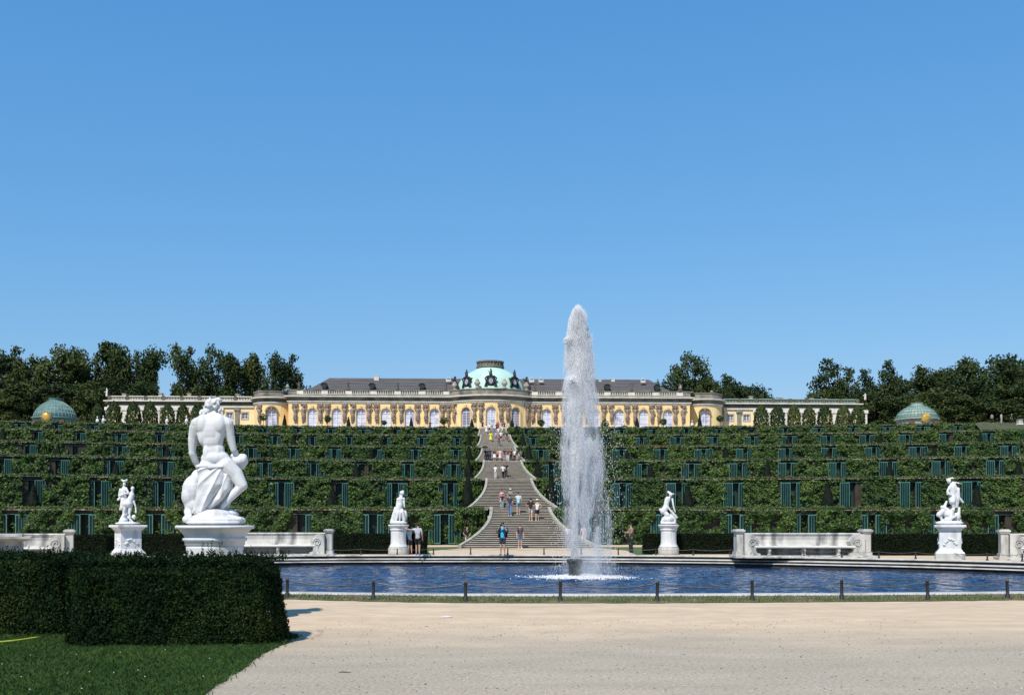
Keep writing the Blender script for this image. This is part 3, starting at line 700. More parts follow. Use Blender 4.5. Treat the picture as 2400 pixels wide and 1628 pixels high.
# ================================================================== background trees
def tree_meshes(seed, kind):
    """unit tree: height 1 wide ~.45, returns crown mesh, trunk mesh"""
    rng = np.random.default_rng(seed); cl = []
    if kind == 'tall':      # tall, lobed like limes
        nst = rng.integers(2, 5)
        for s in range(nst):
            sx = (s-(nst-1)/2)*.125+rng.uniform(-.03,.03); sy = rng.uniform(-.1, .1); top = rng.uniform(.76, 1.0); z = .1
            while z < top-.02:
                f = (z/top); w = (.105+.045*sin(z*17+s*2))*(1-f**9*.3)
                cl.append((sx*(.6+f*.6)+rng.normal(0,.035), sy*(.6+f*.6)+rng.normal(0,.035), z, w*rng.uniform(.75,1.2), w*rng.uniform(.6,.85))); z += .05
    elif kind == 'column':
        z = .1
        while z < .95:
            w = (.11+.02*sin(z*25))*(1-((z-.45)/.58)**4*.5); cl.append((rng.normal(0,.04), rng.normal(0,.04), z, w*rng.uniform(.6,1.2), w)); z += .035
    elif kind == 'broad':
        for _ in range(46):
            q = rng.normal(0, 1, 3); q /= np.linalg.norm(q); r = rng.uniform(.35, 1)**.5
            w = rng.uniform(.06, .115); cl.append((q[0]*r*.27, q[1]*r*.27, .53+q[2]*r*.38, w, w*.85))
    elif kind == 'cone':
        z = .06
        while z < .97:
            R = .31*(1-z)**.55+.02
            for _ in range(int(2+R*18)):
                a = rng.uniform(0, 2*pi); rr = R*rng.uniform(.3, .95); w = .035+R*.22
                cl.append((rr*cos(a), rr*sin(a), z+rng.normal(0,.015), w*1.2, w*.7))
            z += .05
    P, N = [], []
    tot = 8200; areas = np.array([c[3]**2 for c in cl]); ns = (areas/areas.sum()*tot).astype(int)+8
    for (x, y, z, rx, rz), n in zip(cl, ns):
        q = rng.normal(0, 1, (n, 3)); q /= np.linalg.norm(q, axis=1)[:, None]; r = rng.uniform(.3, 1.1, n)[:, None]
        P.append(q*r*(rx, rx, rz)+(x, y, z)); N.append(q)
    P, N = np.concatenate(P), np.concatenate(N)
    g = G(); add_leaves(g, leafV(P, N, .029, .021, rng, .7)); cm = g.mesh('crown', M_tree)
    g = G(); g.tube([(0,0,0),(.004,0,.2),(0,.004,.45),(0,0,.8)], [.019,.015,.011,.004], 8)
    for _ in range(7):
        c = cl[rng.integers(len(cl))]; z0_ = min(max(.12, c[2]-.18), .7); g.tube([(0,0,z0_),(c[0]*.5,c[1]*.5,(z0_+c[2])/2),(c[0],c[1],c[2])], [.009,.006,.003], 6)
    return cm, g.mesh('trunk', M_trunk)
TM = {k: [tree_meshes(s, k) for s in ss] for k, ss in (('tall', (1,2,3)), ('column', (4,5)), ('broad', (6,7,8)), ('cone', (9,10)))}
TL = [(-25,796,150,'broad',258,1),(20,806,110,'tall',262,0),(66,818,115,'broad',255,0),(128,813,110,'tall',256,1),(178,826,80,'tall',259,0),(222,798,92,'tall',262,2),(272,801,75,'column',262,0),(318,790,85,'tall',260,2),(352,830,60,'column',256,1),
 (45,880,190,'broad',238,1),(150,880,170,'broad',241,2),(215,880,110,'broad',238,0),(340,880,100,'broad',246,0),(-20,880,190,'broad',236,0),(265,870,120,'broad',247,0),(95,900,120,'broad',235,2),(5,905,130,'broad',232,2),
 (438,808,78,'tall',256,0),(488,813,70,'tall',262,1),(541,829,52,'column',258,1),(588,830,54,'column',262,0),(636,838,62,'tall',262,2),(674,826,84,'tall',258,0),(500,880,80,'broad',265,1),(420,880,60,'broad',262,1),
 (1546,880,56,'broad',262,0),(1602,830,88,'tall',258,1),(1655,862,92,'broad',256,2),(1600,880,120,'broad',262,1),(1712,878,66,'tall',262,0),(1752,884,72,'tall',258,2),(1690,885,80,'broad',255,1),(1735,893,100,'broad',260,2),(1778,902,90,'broad',259,1),(1790,912,70,'broad',262,0),(1640,885,120,'broad',258,0),(1826,920,60,'broad',262,2),(1895,916,40,'broad',262,1),
 (1942,841,110,'cone',256,0),(1984,862,90,'cone',252,1),(1930,890,110,'broad',254,1),(1975,895,90,'broad',255,2),(2030,866,80,'cone',250,0),(2078,846,92,'cone',254,1),(2128,868,72,'tall',256,2),(2050,900,130,'broad',246,0),(2120,905,120,'broad',243,1),
 (2168,858,90,'tall',252,0),(2205,843,110,'broad',254,2),(2262,822,120,'broad',256,0),(2322,838,100,'tall',252,1),(2372,848,100,'broad',250,2),(2400,818,110,'tall',256,2),(2190,890,150,'broad',238,1),(2270,880,170,'broad',240,0),(2350,880,170,'broad',236,1),(2425,880,160,'broad',236,2),(2240,915,140,'broad',234,2),(2320,920,130,'broad',232,0),(2400,915,140,'broad',231,1),(2150,925,110,'broad',240,2),(1992,915,90,'broad',248,0)]
kn = {'tall':'tall lobed tree', 'column':'slender columnar tree', 'broad':'broad round-crowned tree', 'cone':'pointed dark tree'}
srt = sorted(range(len(TL)), key=lambda i: TL[i][0])
def around(px):
    for lim, t in ((80,'at the far left edge'),(250,'behind the left trellis pavilion'),(400,'behind the outer end of the left wing'),(535,'behind the middle of the left wing'),(625,'behind the inner end of the left wing'),(800,'behind the left rounded end of the palace'),
                   (1700,'behind the right rounded end of the palace'),(1860,'behind the inner half of the right wing'),(2060,'behind the outer end of the right wing'),(2230,'behind the right trellis pavilion'),(9999,'at the far right edge')):
        if px < lim: return t
cnt = {}; rank = {}
for i in srt:
    key = (TL[i][3], around(TL[i][0])); cnt[key] = cnt.get(key, 0)+1; rank[i] = cnt[key]
for i, (px, top, w, kd, d, vi) in enumerate(TL):
    x, y = at(px, d); zt = zat(top, d); h = (zt-19.8)*1.02; cm, tm = TM[kd][vi % len(TM[kd])]
    wid = {'tall':.48, 'column':.30, 'broad':.68, 'cone':.56}[kd]; sx = (w/F*d)/(wid)
    key = (kd, around(px)); lab = kn[kd]+' '+around(px)
    if cnt[key] > 1: lab += ', %s of %d from left' % (ORD[rank[i]-1], cnt[key])
    o = empty('tree', (x, y, 19.6), ((px*7.3) % .8-.4) if kd == 'tall' else (px*7.3) % 6.28, lab, 'tree', 'trees on the hill behind the palace', (sx, sx, h))
    ob('crown', cm, o); ob('trunk', tm, o)
# row of clipped trees before the wings
def wingtree(seed):
    rng = np.random.default_rng(seed); n = 1500; z = rng.uniform(0, 1, n); a = rng.uniform(0, 2*pi, n)
    r = (np.sin(np.clip(z*.86+.14, 0, 1)*pi)**.6)*.5*(1+.12*np.sin(a*4+z*9+seed)); r *= rng.uniform(.75, 1.05, n)
    g = G(); P = np.stack([r*np.cos(a), r*np.sin(a), .08+z*.92], 1); add_leaves(g, leafV(P, np.stack([np.cos(a), np.sin(a), z*0+.5], 1), .10, .07, rng, .6))
    return g.mesh('crown', M_tree)
WT = [wingtree(s) for s in (31, 32, 33)]
g = G(); g.tube([(0,0,0),(0,0,.3)], [.03,.025], 6); WTT = g.mesh('trunk', M_trunk)
for side, lst in (('left', (229,267,313,352,393,429,464,500)), ('right', (1784,1822,1861,1896,1933,1977,2010))):
    for i, px in enumerate(lst):
        d = 210; x, y = at(px, d); top = random.uniform(940, 948) if side == 'left' else random.uniform(948, 953)
        h = zat(top, d)-19.8; w = 34/F*d*random.uniform(.9, 1.1)
        o = empty('clipped_tree', (x, y, 19.8), random.random()*6, 'dark bushy clipped tree in front of the %s wing, %s from the left' % (side, ORD[i]), 'clipped tree', 'clipped trees before the palace wings', (w, w, h))
        ob('crown', random.choice(WT), o); ob('trunk', WTT, o)
# ================================================================== palace
YP = 219.0; ZB = 19.85
def arcpts(cx, cy, r, a0, a1, n): return [(cx+r*cos(a0+(a1-a0)*i/n), cy+r*sin(a0+(a1-a0)*i/n)) for i in range(n+1)]
BW = 8.0; BP = 3.6; BR = (BW*BW+BP*BP)/(2*BP); BC = YP-BP+BR; ba = math.asin(BW/BR)
bow = arcpts(0, BC, BR, -pi/2-ba, -pi/2+ba, 24)
pr = 4.0; pcx = 45.2; pcy = 225.0
def pav(s):
    a = arcpts(s*pcx, pcy, pr, pi if s < 0 else -pi/2-1.0, (pi*1.5+1.0) if s < 0 else 0.0, 16)
    return a
PATH = [(-49.2, 236.0)]+pav(-1)+[(-41.2, pcy-pr*sin(pi/2-1.0)+.0), (-41.2, YP)]+bow+[(41.2, YP), (41.2, pcy-pr*sin(pi/2-1.0))]+pav(1)+[(49.2, 236.0)]
PATH = [p for i, p in enumerate(PATH) if i == 0 or math.dist(p, PATH[i-1]) > 1e-3]
class Path:
    def __init__(s, pts):
        s.p = np.array(pts); d = np.diff(s.p, axis=0); s.l = np.linalg.norm(d, axis=1); s.c = np.concatenate([[0], np.cumsum(s.l)])
        s.t = d/s.l[:, None]; s.n = np.stack([s.t[:, 1], -s.t[:, 0]], 1)   # outward = right of travel (towards -Y when going +X)
        nv = [s.n[0]]
        for i in range(1, len(s.l)):
            m = s.n[i-1]+s.n[i]; m /= np.linalg.norm(m)+1e-9; m = m/max(.35, float(m@s.n[i])); nv.append(m)
        nv.append(s.n[-1]); s.nv = np.array(nv)
    def at(s, q, off=0.0):
        q = min(max(q, 0), s.c[-1]-1e-6); i = int(np.searchsorted(s.c, q, 'right')-1); i = min(i, len(s.l)-1)
        f = (q-s.c[i])/s.l[i]; p = s.p[i]+s.t[i]*(q-s.c[i]); n = s.n[i]
        if off:
            nn_ = s.nv[i]*(1-f)+s.nv[i+1]*f if s.l[i] < 1.2 else n
            p = p+nn_*off
        return (float(p[0]), float(p[1]))
    def normal(s, q):
        i = min(int(np.searchsorted(s.c, q, 'right')-1), len(s.l)-1); return s.n[i]
    def near(s, x, y):
        best = (1e9, 0)
        for i in range(len(s.l)):
            v = np.array([x, y])-s.p[i]; t = float(np.clip(v@s.t[i], 0, s.l[i])); dd = np.linalg.norm(v-s.t[i]*t)
            if dd < best[0]: best = (dd, s.c[i]+t)
        return best[1]
PT = Path(PATH)
palace = empty('palace', (0, YP, 19.8), label='long single-storey yellow palace with a green copper dome above the terraces', cat='palace')
PO = Vector((0, YP, 19.8))
def ppart(name, g, mats, parent=None, smooth=False, shift=True):
    if shift: g.v = [(x-PO.x, y-PO.y, z-PO.z) for x, y, z in g.v]
    return ob(name, g.mesh(name, mats, smooth), parent or palace)
def band(g, path, prof, mi=0):
    """prof: list of (offset, z) swept along the whole path with mitred corners"""
    n = len(path.p); b = len(g.v)
    for o, z in prof:
        for i in range(n): q = path.p[i]+path.nv[i]*o; g.v.append((float(q[0]), float(q[1]), z))
    for j in range(len(prof)-1):
        for i in range(n-1): g.f.append((b+j*n+i, b+j*n+i+1, b+(j+1)*n+i+1, b+(j+1)*n+i)); g.m.append(mi)
# windows: s positions
sb = [PT.near(x, BC-sqrt(BR*BR-x*x)) for x in (-5.05, 0, 5.05)]
flank = [PT.near(onY(px, YP)[0], YP) for px in (732, 789, 846, 904, 960, 1018, 1281, 1338, 1395, 1451, 1508, 1565)]
pv = [PT.near(*onY(639, 221.2)), PT.near(*onY(1654, 221.2))]
WINS = [(s, 1.0, 25.55, 'bow') for s in sb]+[(s, .98, 25.5, 'flank') for s in flank]+[(s, 1.0, 25.45, 'pav') for s in pv]
WINS.sort()
ZW = 26.55
g = G()
def wallseg(s0, s1):
    n = max(1, int((s1-s0)/.6)); qs = [s0+(s1-s0)*i/n for i in range(n+1)]
    qs = sorted(set([round(q, 4) for q in qs]+[round(float(c), 4) for c in PT.c if s0 < c < s1]))
    V = []
    for q in qs: x, y = PT.at(q); V += [(x, y, ZB), (x, y, ZW)]
    g.add(V, [(2*i, 2*i+2, 2*i+3, 2*i+1) for i in range(len(qs)-1)])
DEP = -.38
prev = 0.0
def archz(u, w, zt, k=8): return (zt-w)+sqrt(max(0, w*w-u*u))
for s, w, zt, kd in WINS:
    wallseg(prev, s-w); prev = s+w
    K = 10; us = [-w+2*w*i/K for i in range(K+1)]
    V = []
    for u in us: x, y = PT.at(s+u); V += [(x, y, archz(u, w, zt)), (x, y, ZW)]
    g.add(V, [(2*i, 2*i+2, 2*i+3, 2*i+1) for i in range(K)])
    # reveal
    ol = [(-w, ZB+.05)]+[(u, archz(u, w, zt)) for u in us]+[(w, ZB+.05)]
    V = []
    for u, z in ol:
        x, y = PT.at(s+u); nrm = PT.normal(s); V += [(x, y, z), (x+nrm[0]*DEP, y+nrm[1]*DEP, z)]
    g.add(V, [(2*i, 2*i+1, 2*i+3, 2*i+2) for i in range(len(ol)-1)])
wallseg(prev, PT.c[-1])
ppart('wall', g, M_yellow)
for s, w, zt, kd in WINS:
    x0, y0 = PT.at(s); nrm = PT.normal(s); tg = (-nrm[1], nrm[0])
    def P3(u, z, o): return (x0+tg[0]*u+nrm[0]*o, y0+tg[1]*u+nrm[1]*o, z)
    if tg[0] < 0: tg = (-tg[0], -tg[1])
    g = G(); K = 10; us = [-w+2*w*i/K for i in range(K+1)]
    g.add([P3(-w, ZB, DEP+.02)]+[P3(u, archz(u, w, zt), DEP+.02) for u in us]+[P3(w, ZB, DEP+.02)], [tuple(range(K+3))])
    win = ppart('window', g, M_roomglass if kd == 'bow' and s != sb[1] else M_curtain)
    g = G()
    def bar(u0, u1, z0, z1, o0, o1):
        V = [P3(u0,z0,o0),P3(u1,z0,o0),P3(u1,z0,o1),P3(u0,z0,o1),P3(u0,z1,o0),P3(u1,z1,o0),P3(u1,z1,o1),P3(u0,z1,o1)]
        g.add(V, [(0,3,2,1),(4,5,6,7),(0,1,5,4),(1,2,6,5),(2,3,7,6),(3,0,4,7)])
    a, b_ = DEP+.03, DEP+.10
    bw = .05
    bar(-bw, bw, ZB, zt-.02, a, b_+.03); bar(-w, w, zt-w-.05, zt-w+.05, a, b_+.02); bar(-w, w, ZB+1.95, ZB+2.03, a, b_+.01)
    bar(-w, -w+.09, ZB, zt-w, a, b_); bar(w-.09, w, ZB, zt-w, a, b_)
    if kd == 'bow' or True:
        nrow = 9 if kd == 'bow' else 5
        for i in range(1, nrow): z = ZB+(zt-w-ZB)*i/nrow; bar(-w+.09, w-.09, z-.022, z+.022, a, b_-.02)
        if kd == 'bow':
            for u in (-w*.66, -w*.33, w*.33, w*.66): bar(u-.022, u+.022, ZB, zt-w+.55, a, b_-.02)
    # arch ring frame
    V = []
    for u in us: V += [P3(u, archz(u, w, zt), a), P3(u*.9, archz(u*.9, w*.9, zt-.1), b_)]
    g.add(V, [(2*i, 2*i+1, 2*i+3, 2*i+2) for i in range(K)])
    ppart('frame', g, M_winframe, win)
    # architrave
    g = G(); wr = w+.26; V = []
    ang = [pi-pi*i/12 for i in range(13)]
    ol = [(-w, ZB, -wr, ZB)]+[(w*cos(t), zt-w+w*sin(t), wr*cos(t), zt-w+wr*sin(t)) for t in ang]+[(w, ZB, wr, ZB)]
    for u, z, U, Z in ol: V += [P3(u, z, .01), P3(u, z, .12), P3(U, Z, .12), P3(U, Z, .01)]
    Fs = []
    for i in range(len(ol)-1):
        A = 4*i; B = A+4
        for q in range(3): Fs.append((A+q, A+q+1, B+q+1, B+q))
    g.add(V, Fs)
    g.add([P3(-.16, zt-.05, .02), P3(.16, zt-.05, .02), P3(.24, zt+.45, .02), P3(-.24, zt+.45, .02), P3(-.16, zt-.05, .3), P3(.16, zt-.05, .3), P3(.24, zt+.45, .34), P3(-.24, zt+.45, .34)],
          [(0,3,2,1),(4,5,6,7),(0,1,5,4),(1,2,6,5),(2,3,7,6),(3,0,4,7)])
    if kd == 'pav':
        pts = [P3(1.25*cos(t), zt-w+.3+1.25*sin(t), .2) for t in [0.1+(pi-.2)*i/10 for i in range(11)]]; g.tube(pts, .17, 6)
    ppart('window_surround', g, M_cary if kd == 'pav' else mat('ochre_surround', (.72,.53,.30), (.55,.38,.2), scale=1), win)
# entablature etc.
g = G(); band(g, PT, [(.0,26.50),(.14,26.52),(.16,26.74),(.30,26.78),(.32,26.95),(.12,26.96),(.10,27.0)]); ppart('architrave', g, M_white)
g = G(); band(g, PT, [(.10,26.98),(.10,27.45),(.18,27.5),(.45,27.56),(.62,27.62),(.64,27.70)]); ppart('frieze', g, M_sand)
g = G(); band(g, PT, [(.64,27.69),(.84,27.74),(.88,27.93),(.80,27.98),(.1,28.06)]); ppart('cornice', g, M_white)
g = G(); band(g, PT, [(.20,28.0),(.20,28.25),(.10,28.27),(.10,29.05),(.24,29.10),(.26,29.26),(-.35,29.28),(-.35,27.5)]); ppart('parapet', g, M_sand)
# baluster panels let into the parapet of the straight flanks
for i, s in enumerate(flank):
    g = G(); n = 11
    x0, y0 = PT.at(s); 
    g.box(x0-1.9, x0+1.9, y0-.13, y0-.10, 28.34, 29.04, 2)  # near-black backing darkens the gaps between the balusters by colour
    for j in range(n):
        x = x0-1.8+3.6*j/(n-1); g.lathe([(.05,0),(.05,.06),(.11,.2),(.05,.45),(.08,.58),(.08,.62)], 6, (x, y0-.24, 28.38))
    g.box(x0-1.95, x0+1.95, y0-.33, y0-.14, 28.27, 28.38)
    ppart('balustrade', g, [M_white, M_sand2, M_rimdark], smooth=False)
xs_f = sorted([PT.at(s)[0] for s in flank])
for i in range(13):
    pass
# parapet piers between the panels (paler blocks)
for x in [xs_f[0]-2.5]+[(xs_f[i]+xs_f[i+1])/2 for i in range(5)]+[xs_f[5]+2.4, xs_f[6]-2.4]+[(xs_f[i]+xs_f[i+1])/2 for i in range(6, 11)]+[xs_f[11]+2.5]:
    g = G(); g.box(x-.62, x+.62, YP-.17, YP-.06, 28.32, 29.02); ppart('parapet_pier', g, M_white)
# pilaster shafts behind the figures, figures themselves
def blob(name, prims, voxel, mats, smooth_it=6, parent=None, loc=None, rz=0, disp=0, dscale=.1):
    g = G()
    for p in prims:
        if p[0] == 'c': g.cap(p[1], p[2], p[3], p[4], 12)
        elif p[0] == 'e': g.ell(p[1], p[2], 14, 10)
        elif p[0] == 'b': g.box(*p[1])
    o = ob(name, g.mesh(name, mats, True), parent, loc, rz)
    r = o.modifiers.new('Remesh', 'REMESH'); r.mode = 'VOXEL'; r.voxel_size = voxel; r.use_smooth_shade = True
    if smooth_it: s = o.modifiers.new('Smooth', 'SMOOTH'); s.iterations = smooth_it; s.factor = .5
    if disp:
        tx = bpy.data.textures.new('carving', 'CLOUDS'); tx.noise_scale = dscale
        d = o.modifiers.new('Displace', 'DISPLACE'); d.texture = tx; d.strength = disp; d.mid_level = .5
    return o
def bake(o):
    dg = bpy.context.evaluated_depsgraph_get(); me = bpy.data.meshes.new_from_object(o.evaluated_get(dg)); o.modifiers.clear(); o.data = me; return me
def caryatid(seed):
    r = random.Random(seed); s = r.choice((-1, 1)); P = []
    P += [('e', (0, -.25, 5.15), (.24, .24, .30)), ('c', (-.25, -.2, 4.55), .22, (.25, -.2, 4.55), .22), ('c', (0, -.2, 4.5), .38, (s*.06, -.22, 3.55), .30)]
    P += [('c', (-.38, -.2, 4.6), .14, (-.62, -.3, 5.0), .12), ('c', (-.62, -.3, 5.0), .12, (-.25, -.25, 5.5), .10)]
    P += [('c', (.38, -.2, 4.6), .14, (.62*1, -.3, 4.2 if s > 0 else 5.0), .12), ('c', (.62, -.3, 4.2 if s > 0 else 5.0), .12, (.2, -.35, 3.8 if s > 0 else 5.5), .10)]
    P += [('c', (s*.06, -.2, 3.5), .40, (-s*.05, -.15, 2.6), .30), ('c', (-s*.2, -.3, 3.5), .16, (s*.3, -.3, 2.7), .12), ('c', (0, -.1, 2.6), .24, (0, .02, 1.7), .10)]
    P += [('c', (s*.3, -.3, 3.0), .12, (s*.25, -.2, 1.9), .07), ('c', (-s*.3, -.25, 2.9), .1, (-s*.2, -.2, 2.2), .06), ('b', (-.62, .62, -.35, .2, 5.5, 5.85))]
    P += [('e', (r.uniform(-.3, .3), -.4, r.uniform(2.5, 3.6)), (.16, .14, .2)) for _ in range(5)]
    return P
CARY = []
for sd in range(4):
    o = blob('caryatid', caryatid(sd), .075, M_cary, 2, disp=.10, dscale=.25); CARY.append(o)
bpy.context.view_layer.update()
CARY_ME = []
for o in CARY: CARY_ME.append(bake(o)); bpy.data.objects.remove(o)
def pair_at(s, off=.1):
    x, y = PT.at(s, off); n = PT.normal(s); rz = atan2(n[1], n[0])+pi/2
    g = G(); g.box(-.42, .42, -.02, .28, 0, 6.66); g.box(-.52, .52, -.16, .28, 0, .9)
    x2, y2 = PT.at(s, .0)
    o = ob('pilaster', g.mesh('pilaster', mat('pale_ochre_stone', (.76,.60,.38), (.60,.45,.30), scale=.8)), palace, (x-PO.x, y-PO.y, ZB-PO.z), rz)
    me = random.choice(CARY_ME)
    c = ob('caryatid', me, palace, (x-PO.x, y-PO.y, ZB+.75-PO.z), rz, (random.choice((-1, 1)), 1, 1.0))
for px in (692, 712, 750.5, 767.5, 808, 827, 864.5, 882.5, 922, 941, 978.5, 998, 1036.5, 1050):
    pair_at(PT.near(onY(px, YP)[0], YP)); pair_at(PT.near(-onY(px, YP)[0], YP))
for x in (-7.3, -3.3, -1.95, 1.95, 3.3, 7.3): pair_at(PT.near(x, BC-sqrt(BR*BR-x*x)))
for px in (603, 1690):
    X, Y = onY(px, 222.6); pair_at(PT.near(X, Y), .05)
# roofs
def hip(x0, x1, y0, y1, z0, z1, ix0, ix1, name='roof'):
    g = G(); ym = (y0+y1)/2; wd = 3.2
    V = [(x0,y0,z0),(x1,y0,z0),(x1,y1,z0),(x0,y1,z0),(x0+ix0,ym-wd,z1),(x1-ix1,ym-wd,z1),(x1-ix1,ym+wd,z1),(x0+ix0,ym+wd,z1)]
    g.add(V, [(0,1,5,4),(1,2,6,5),(2,3,7,6),(3,0,4,7),(4,5,6,7)])
    n = 9                                  # course ridges along the front slope
    for i in range(1, n):
        t = i/n; ya = y0+(ym-wd-y0)*t; za = z0+(z1-z0)*t; xa = x0+ix0*t; xb = x1-ix1*t
        g.add([(xa,ya-.05,za-.02),(xb,ya-.05,za-.02),(xb,ya+.02,za+.07),(xa,ya+.02,za+.07)], [(0,1,2,3)], 1)
        g.add([(xa,ya+.02,za+.07),(xb,ya+.02,za+.07),(xb,ya+.10,za+.03),(xa,ya+.10,za+.03)], [(0,1,2,3)], 0)
    return ppart(name, g, [M_slate, mat('slate_edge', (.05,.047,.05), (.035,.032,.035), scale=2)])
zr0, zr1 = 28.9, 32.45
rl = hip(-38.2, -5.0, YP+.9, 236, zr0, zr1, 4.6, 0); rr_ = hip(5.0, 38.2, YP+.9, 236, zr0, zr1, 0, 4.6)
g = G(); g.add([(x, y, 28.85) for x, y in [(-49,224.5),(-47,221.8),(-43,221.8),(-41,YP+.3),(-9,YP+.3),(-5,217),(0,216),(5,217),(9,YP+.3),(41,YP+.3),(43,221.8),(47,221.8),(49,224.5),(49,236),(-49,236)]], [tuple(range(15))]); ppart('flat_roof', g, M_sand2)
def chim(px, w, top, parent):
    X, _ = onY(px, 224.5); z1 = zat(top, 224.5); g = G(); g.box(X-w/2, X+w/2, 224, 225, 31.5, z1-.12); g.box(X-w/2-.08, X+w/2+.08, 223.92, 225.08, z1-.12, z1); ppart('chimney', g, M_white, parent)
chim(883, 1.0, 882, rl); chim(1406, .6, 888, rr_); chim(1436, .8, 886, rr_)
for px in (1051, 1246, 1268, 1507):
    X, _ = onY(px, 222.5); g = G(); z = zat(889, 222.5); g.tube([(X-.55,222.5,z-.1),(X,222.5,z+.62),(X+.55,222.5,z-.1)], .06, 6); g.box(X-.5, X+.5, 222.4, 222.7, z-.5, z-.1); ppart('roof_hatch', g, M_white, rl if px < 1100 else rr_)
for px in (760, 872, 989, 1423, 1540):
    X, _ = onY(px, YP+1.6); z = zat(907, YP+1.6); g = G()
    g.tube([(X-.72,YP+1.4,z+.25),(X-.4,YP+1.3,z+.62),(X,YP+1.3,z+.72),(X+.4,YP+1.3,z+.62),(X+.72,YP+1.4,z+.25)], .1, 6)
    g.add([(X-.72,YP+1.35,z+.25),(X-.4,YP+1.35,z+.62),(X,YP+1.35,z+.72),(X+.4,YP+1.35,z+.62),(X+.72,YP+1.35,z+.25),(X+.2,YP+1.35,z-.5),(X-.2,YP+1.35,z-.5),
           (X-.5,YP+3.2,z+.4),(X,YP+3.4,z+.7),(X+.5,YP+3.2,z+.4)], [(6,5,4,3,2,1,0),(0,1,7),(1,2,8,7),(2,3,9,8),(3,4,9),(6,0,7),(4,5,9)])
    ppart('dormer', g, M_dark, rl if px < 1100 else rr_)
# dome
DZ = 29.2; dc = (0, 223.6)
dome_prof = [(7.25,0),(7.2,.25),(7.0,.9),(6.75,1.6),(6.4,2.3),(5.9,2.95),(5.2,3.6),(4.3,4.2),(3.5,4.6),(2.9,4.95),(2.7,5.15)]
g = G(); g.lathe(dome_prof, 48, (dc[0], dc[1], DZ)); 
for i in range(16):
    a = 2*pi*i/16; g.tube([(dc[0]+r*cos(a), dc[1]+r*sin(a), DZ+z) for r, z in dome_prof], .05, 5)
dome = ppart('dome', g, M_copper, smooth=True)
g = G(); g.lathe([(2.65,5.0),(2.65,5.25),(2.95,5.3),(2.95,5.5),(2.6,5.5),(2.6,6.35),(2.9,6.4),(2.9,6.62),(2.3,6.6)], 32, (dc[0], dc[1], DZ))
for i in range(24):
    a = 2*pi*i/24; g.lathe([(.09,0),(.13,.3),(.07,.6),(.1,.85)], 6, (2.72*cos(a), dc[1]+2.72*sin(a), DZ+5.5))
ppart('lantern_parapet', g, mat('lantern_stone', (.24,.22,.17), (.12,.12,.11), scale=1.5), dome)
def urn_g(g, x, y, z, h=1.6, r=.42):
    g.lathe([(r*.7,0),(r*.7,.1*h),(r*.3,.15*h),(r*.5,.25*h),(r,.45*h),(r*.95,.6*h),(r*.55,.7*h),(r*.7,.76*h),(r*.35,.85*h),(r*.15,.93*h),(.02,h)], 12, (x, y, z))
for a in (-.98, 0, .98):                      # bull's-eye dormers with carved cartouches on the dome
    A = -pi/2+a*.78; rx, ry = cos(A), sin(A); tx, ty = -ry, rx; R = 6.55
    def Q(u, z, o=0): return (dc[0]+rx*(R+.45+o)+tx*u, dc[1]+ry*(R+.45+o)+ty*u, DZ+z)
    g = G(); oc = [Q(.62*cos(t), 1.75+.78*sin(t), .1) for t in [2*pi*i/18 for i in range(19)]]; g.tube(oc, .17, 7)
    g.add([Q(-.95,.75,-.3),Q(.95,.75,-.3),Q(.85,2.6,-.9),Q(-.85,2.6,-.9),Q(-.95,.75,.05),Q(.95,.75,.05),Q(.85,2.55,.05),Q(-.85,2.55,.05)], [(0,3,2,1),(4,5,6,7),(0,1,5,4),(1,2,6,5),(2,3,7,6),(3,0,4,7)])
    for e in (-1, 1):
        g.tube([Q(e*.7,.7,.1),Q(e*1.25,.72,.1),Q(e*1.0,1.2,.1),Q(e*.85,1.7,.1),Q(e*1.2,2.3,.1),Q(e*.7,2.6,.1),Q(0,2.75,.1)], [.2,.14,.16,.2,.15,.2,.2], 7)
    c = Q(0, 3.05, .1); g.ell(c, (.34,.34,.42), 8, 6); c = Q(.05, 3.6, .1); g.ell(c, (.24,.24,.32), 8, 6); c = Q(0, 4.05, .1); g.ell(c, (.17,.17,.2), 8, 6); g.cap(Q(-.25,3.2,.1), .1, Q(-.42,3.75,.1), .07)
    dmr = ppart('dome_dormer', g, M_dark, dome)
    g = G(); K = 16; g.add([Q(.48*cos(2*pi*i/K), 1.75+.62*sin(2*pi*i/K), .14) for i in range(K)], [tuple(range(K))])
    ppart('round_window', g, M_roomglass, dmr)
    g = G(); g.tube([Q(.33*cos(2*pi*i/14), 1.75+.42*sin(2*pi*i/14), .17) for i in range(15)], .05, 5); g.tube([Q(-.4,1.75,.17),Q(.4,1.75,.17)], .035, 5); g.tube([Q(0,1.25,.17),Q(0,2.25,.17)], .035, 5)
    ppart('glazing_bars', g, M_winframe, dmr)
for x in (-2.75, 2.75):
    g = G(); urn_g(g, x, BC-sqrt(BR*BR-x*x)+.1, 29.25, 2.2, .62); ppart('urn', g, mat('urn_stone', (.42,.40,.33), (.22,.21,.18), scale=1.5), smooth=True)
for s in (-1, 1):
    X = s*7.35; Y = YP-.2
    g = G(); urn_g(g, X, Y, 29.25, 2.0, .6); ppart('urn', g, mat('urn_stone', (0,0,0)), smooth=True)
    g = G(); g.ell((X-.1, Y, 31.35), (.36,.3,.42)); g.ell((X+.05, Y, 31.85), (.24,.24,.28)); g.cap((X-.3,Y,31.2), .14, (X-.62,Y,31.7), .09); g.cap((X+.25,Y,31.1), .13, (X+.5,Y,30.6), .1); g.cap((X+.3,Y+.1,30.9),.25,(X+.7,Y,29.7),.32)
    ppart('putto_group', g, M_dark)
fig_px = (701, 816, 932, 1045)
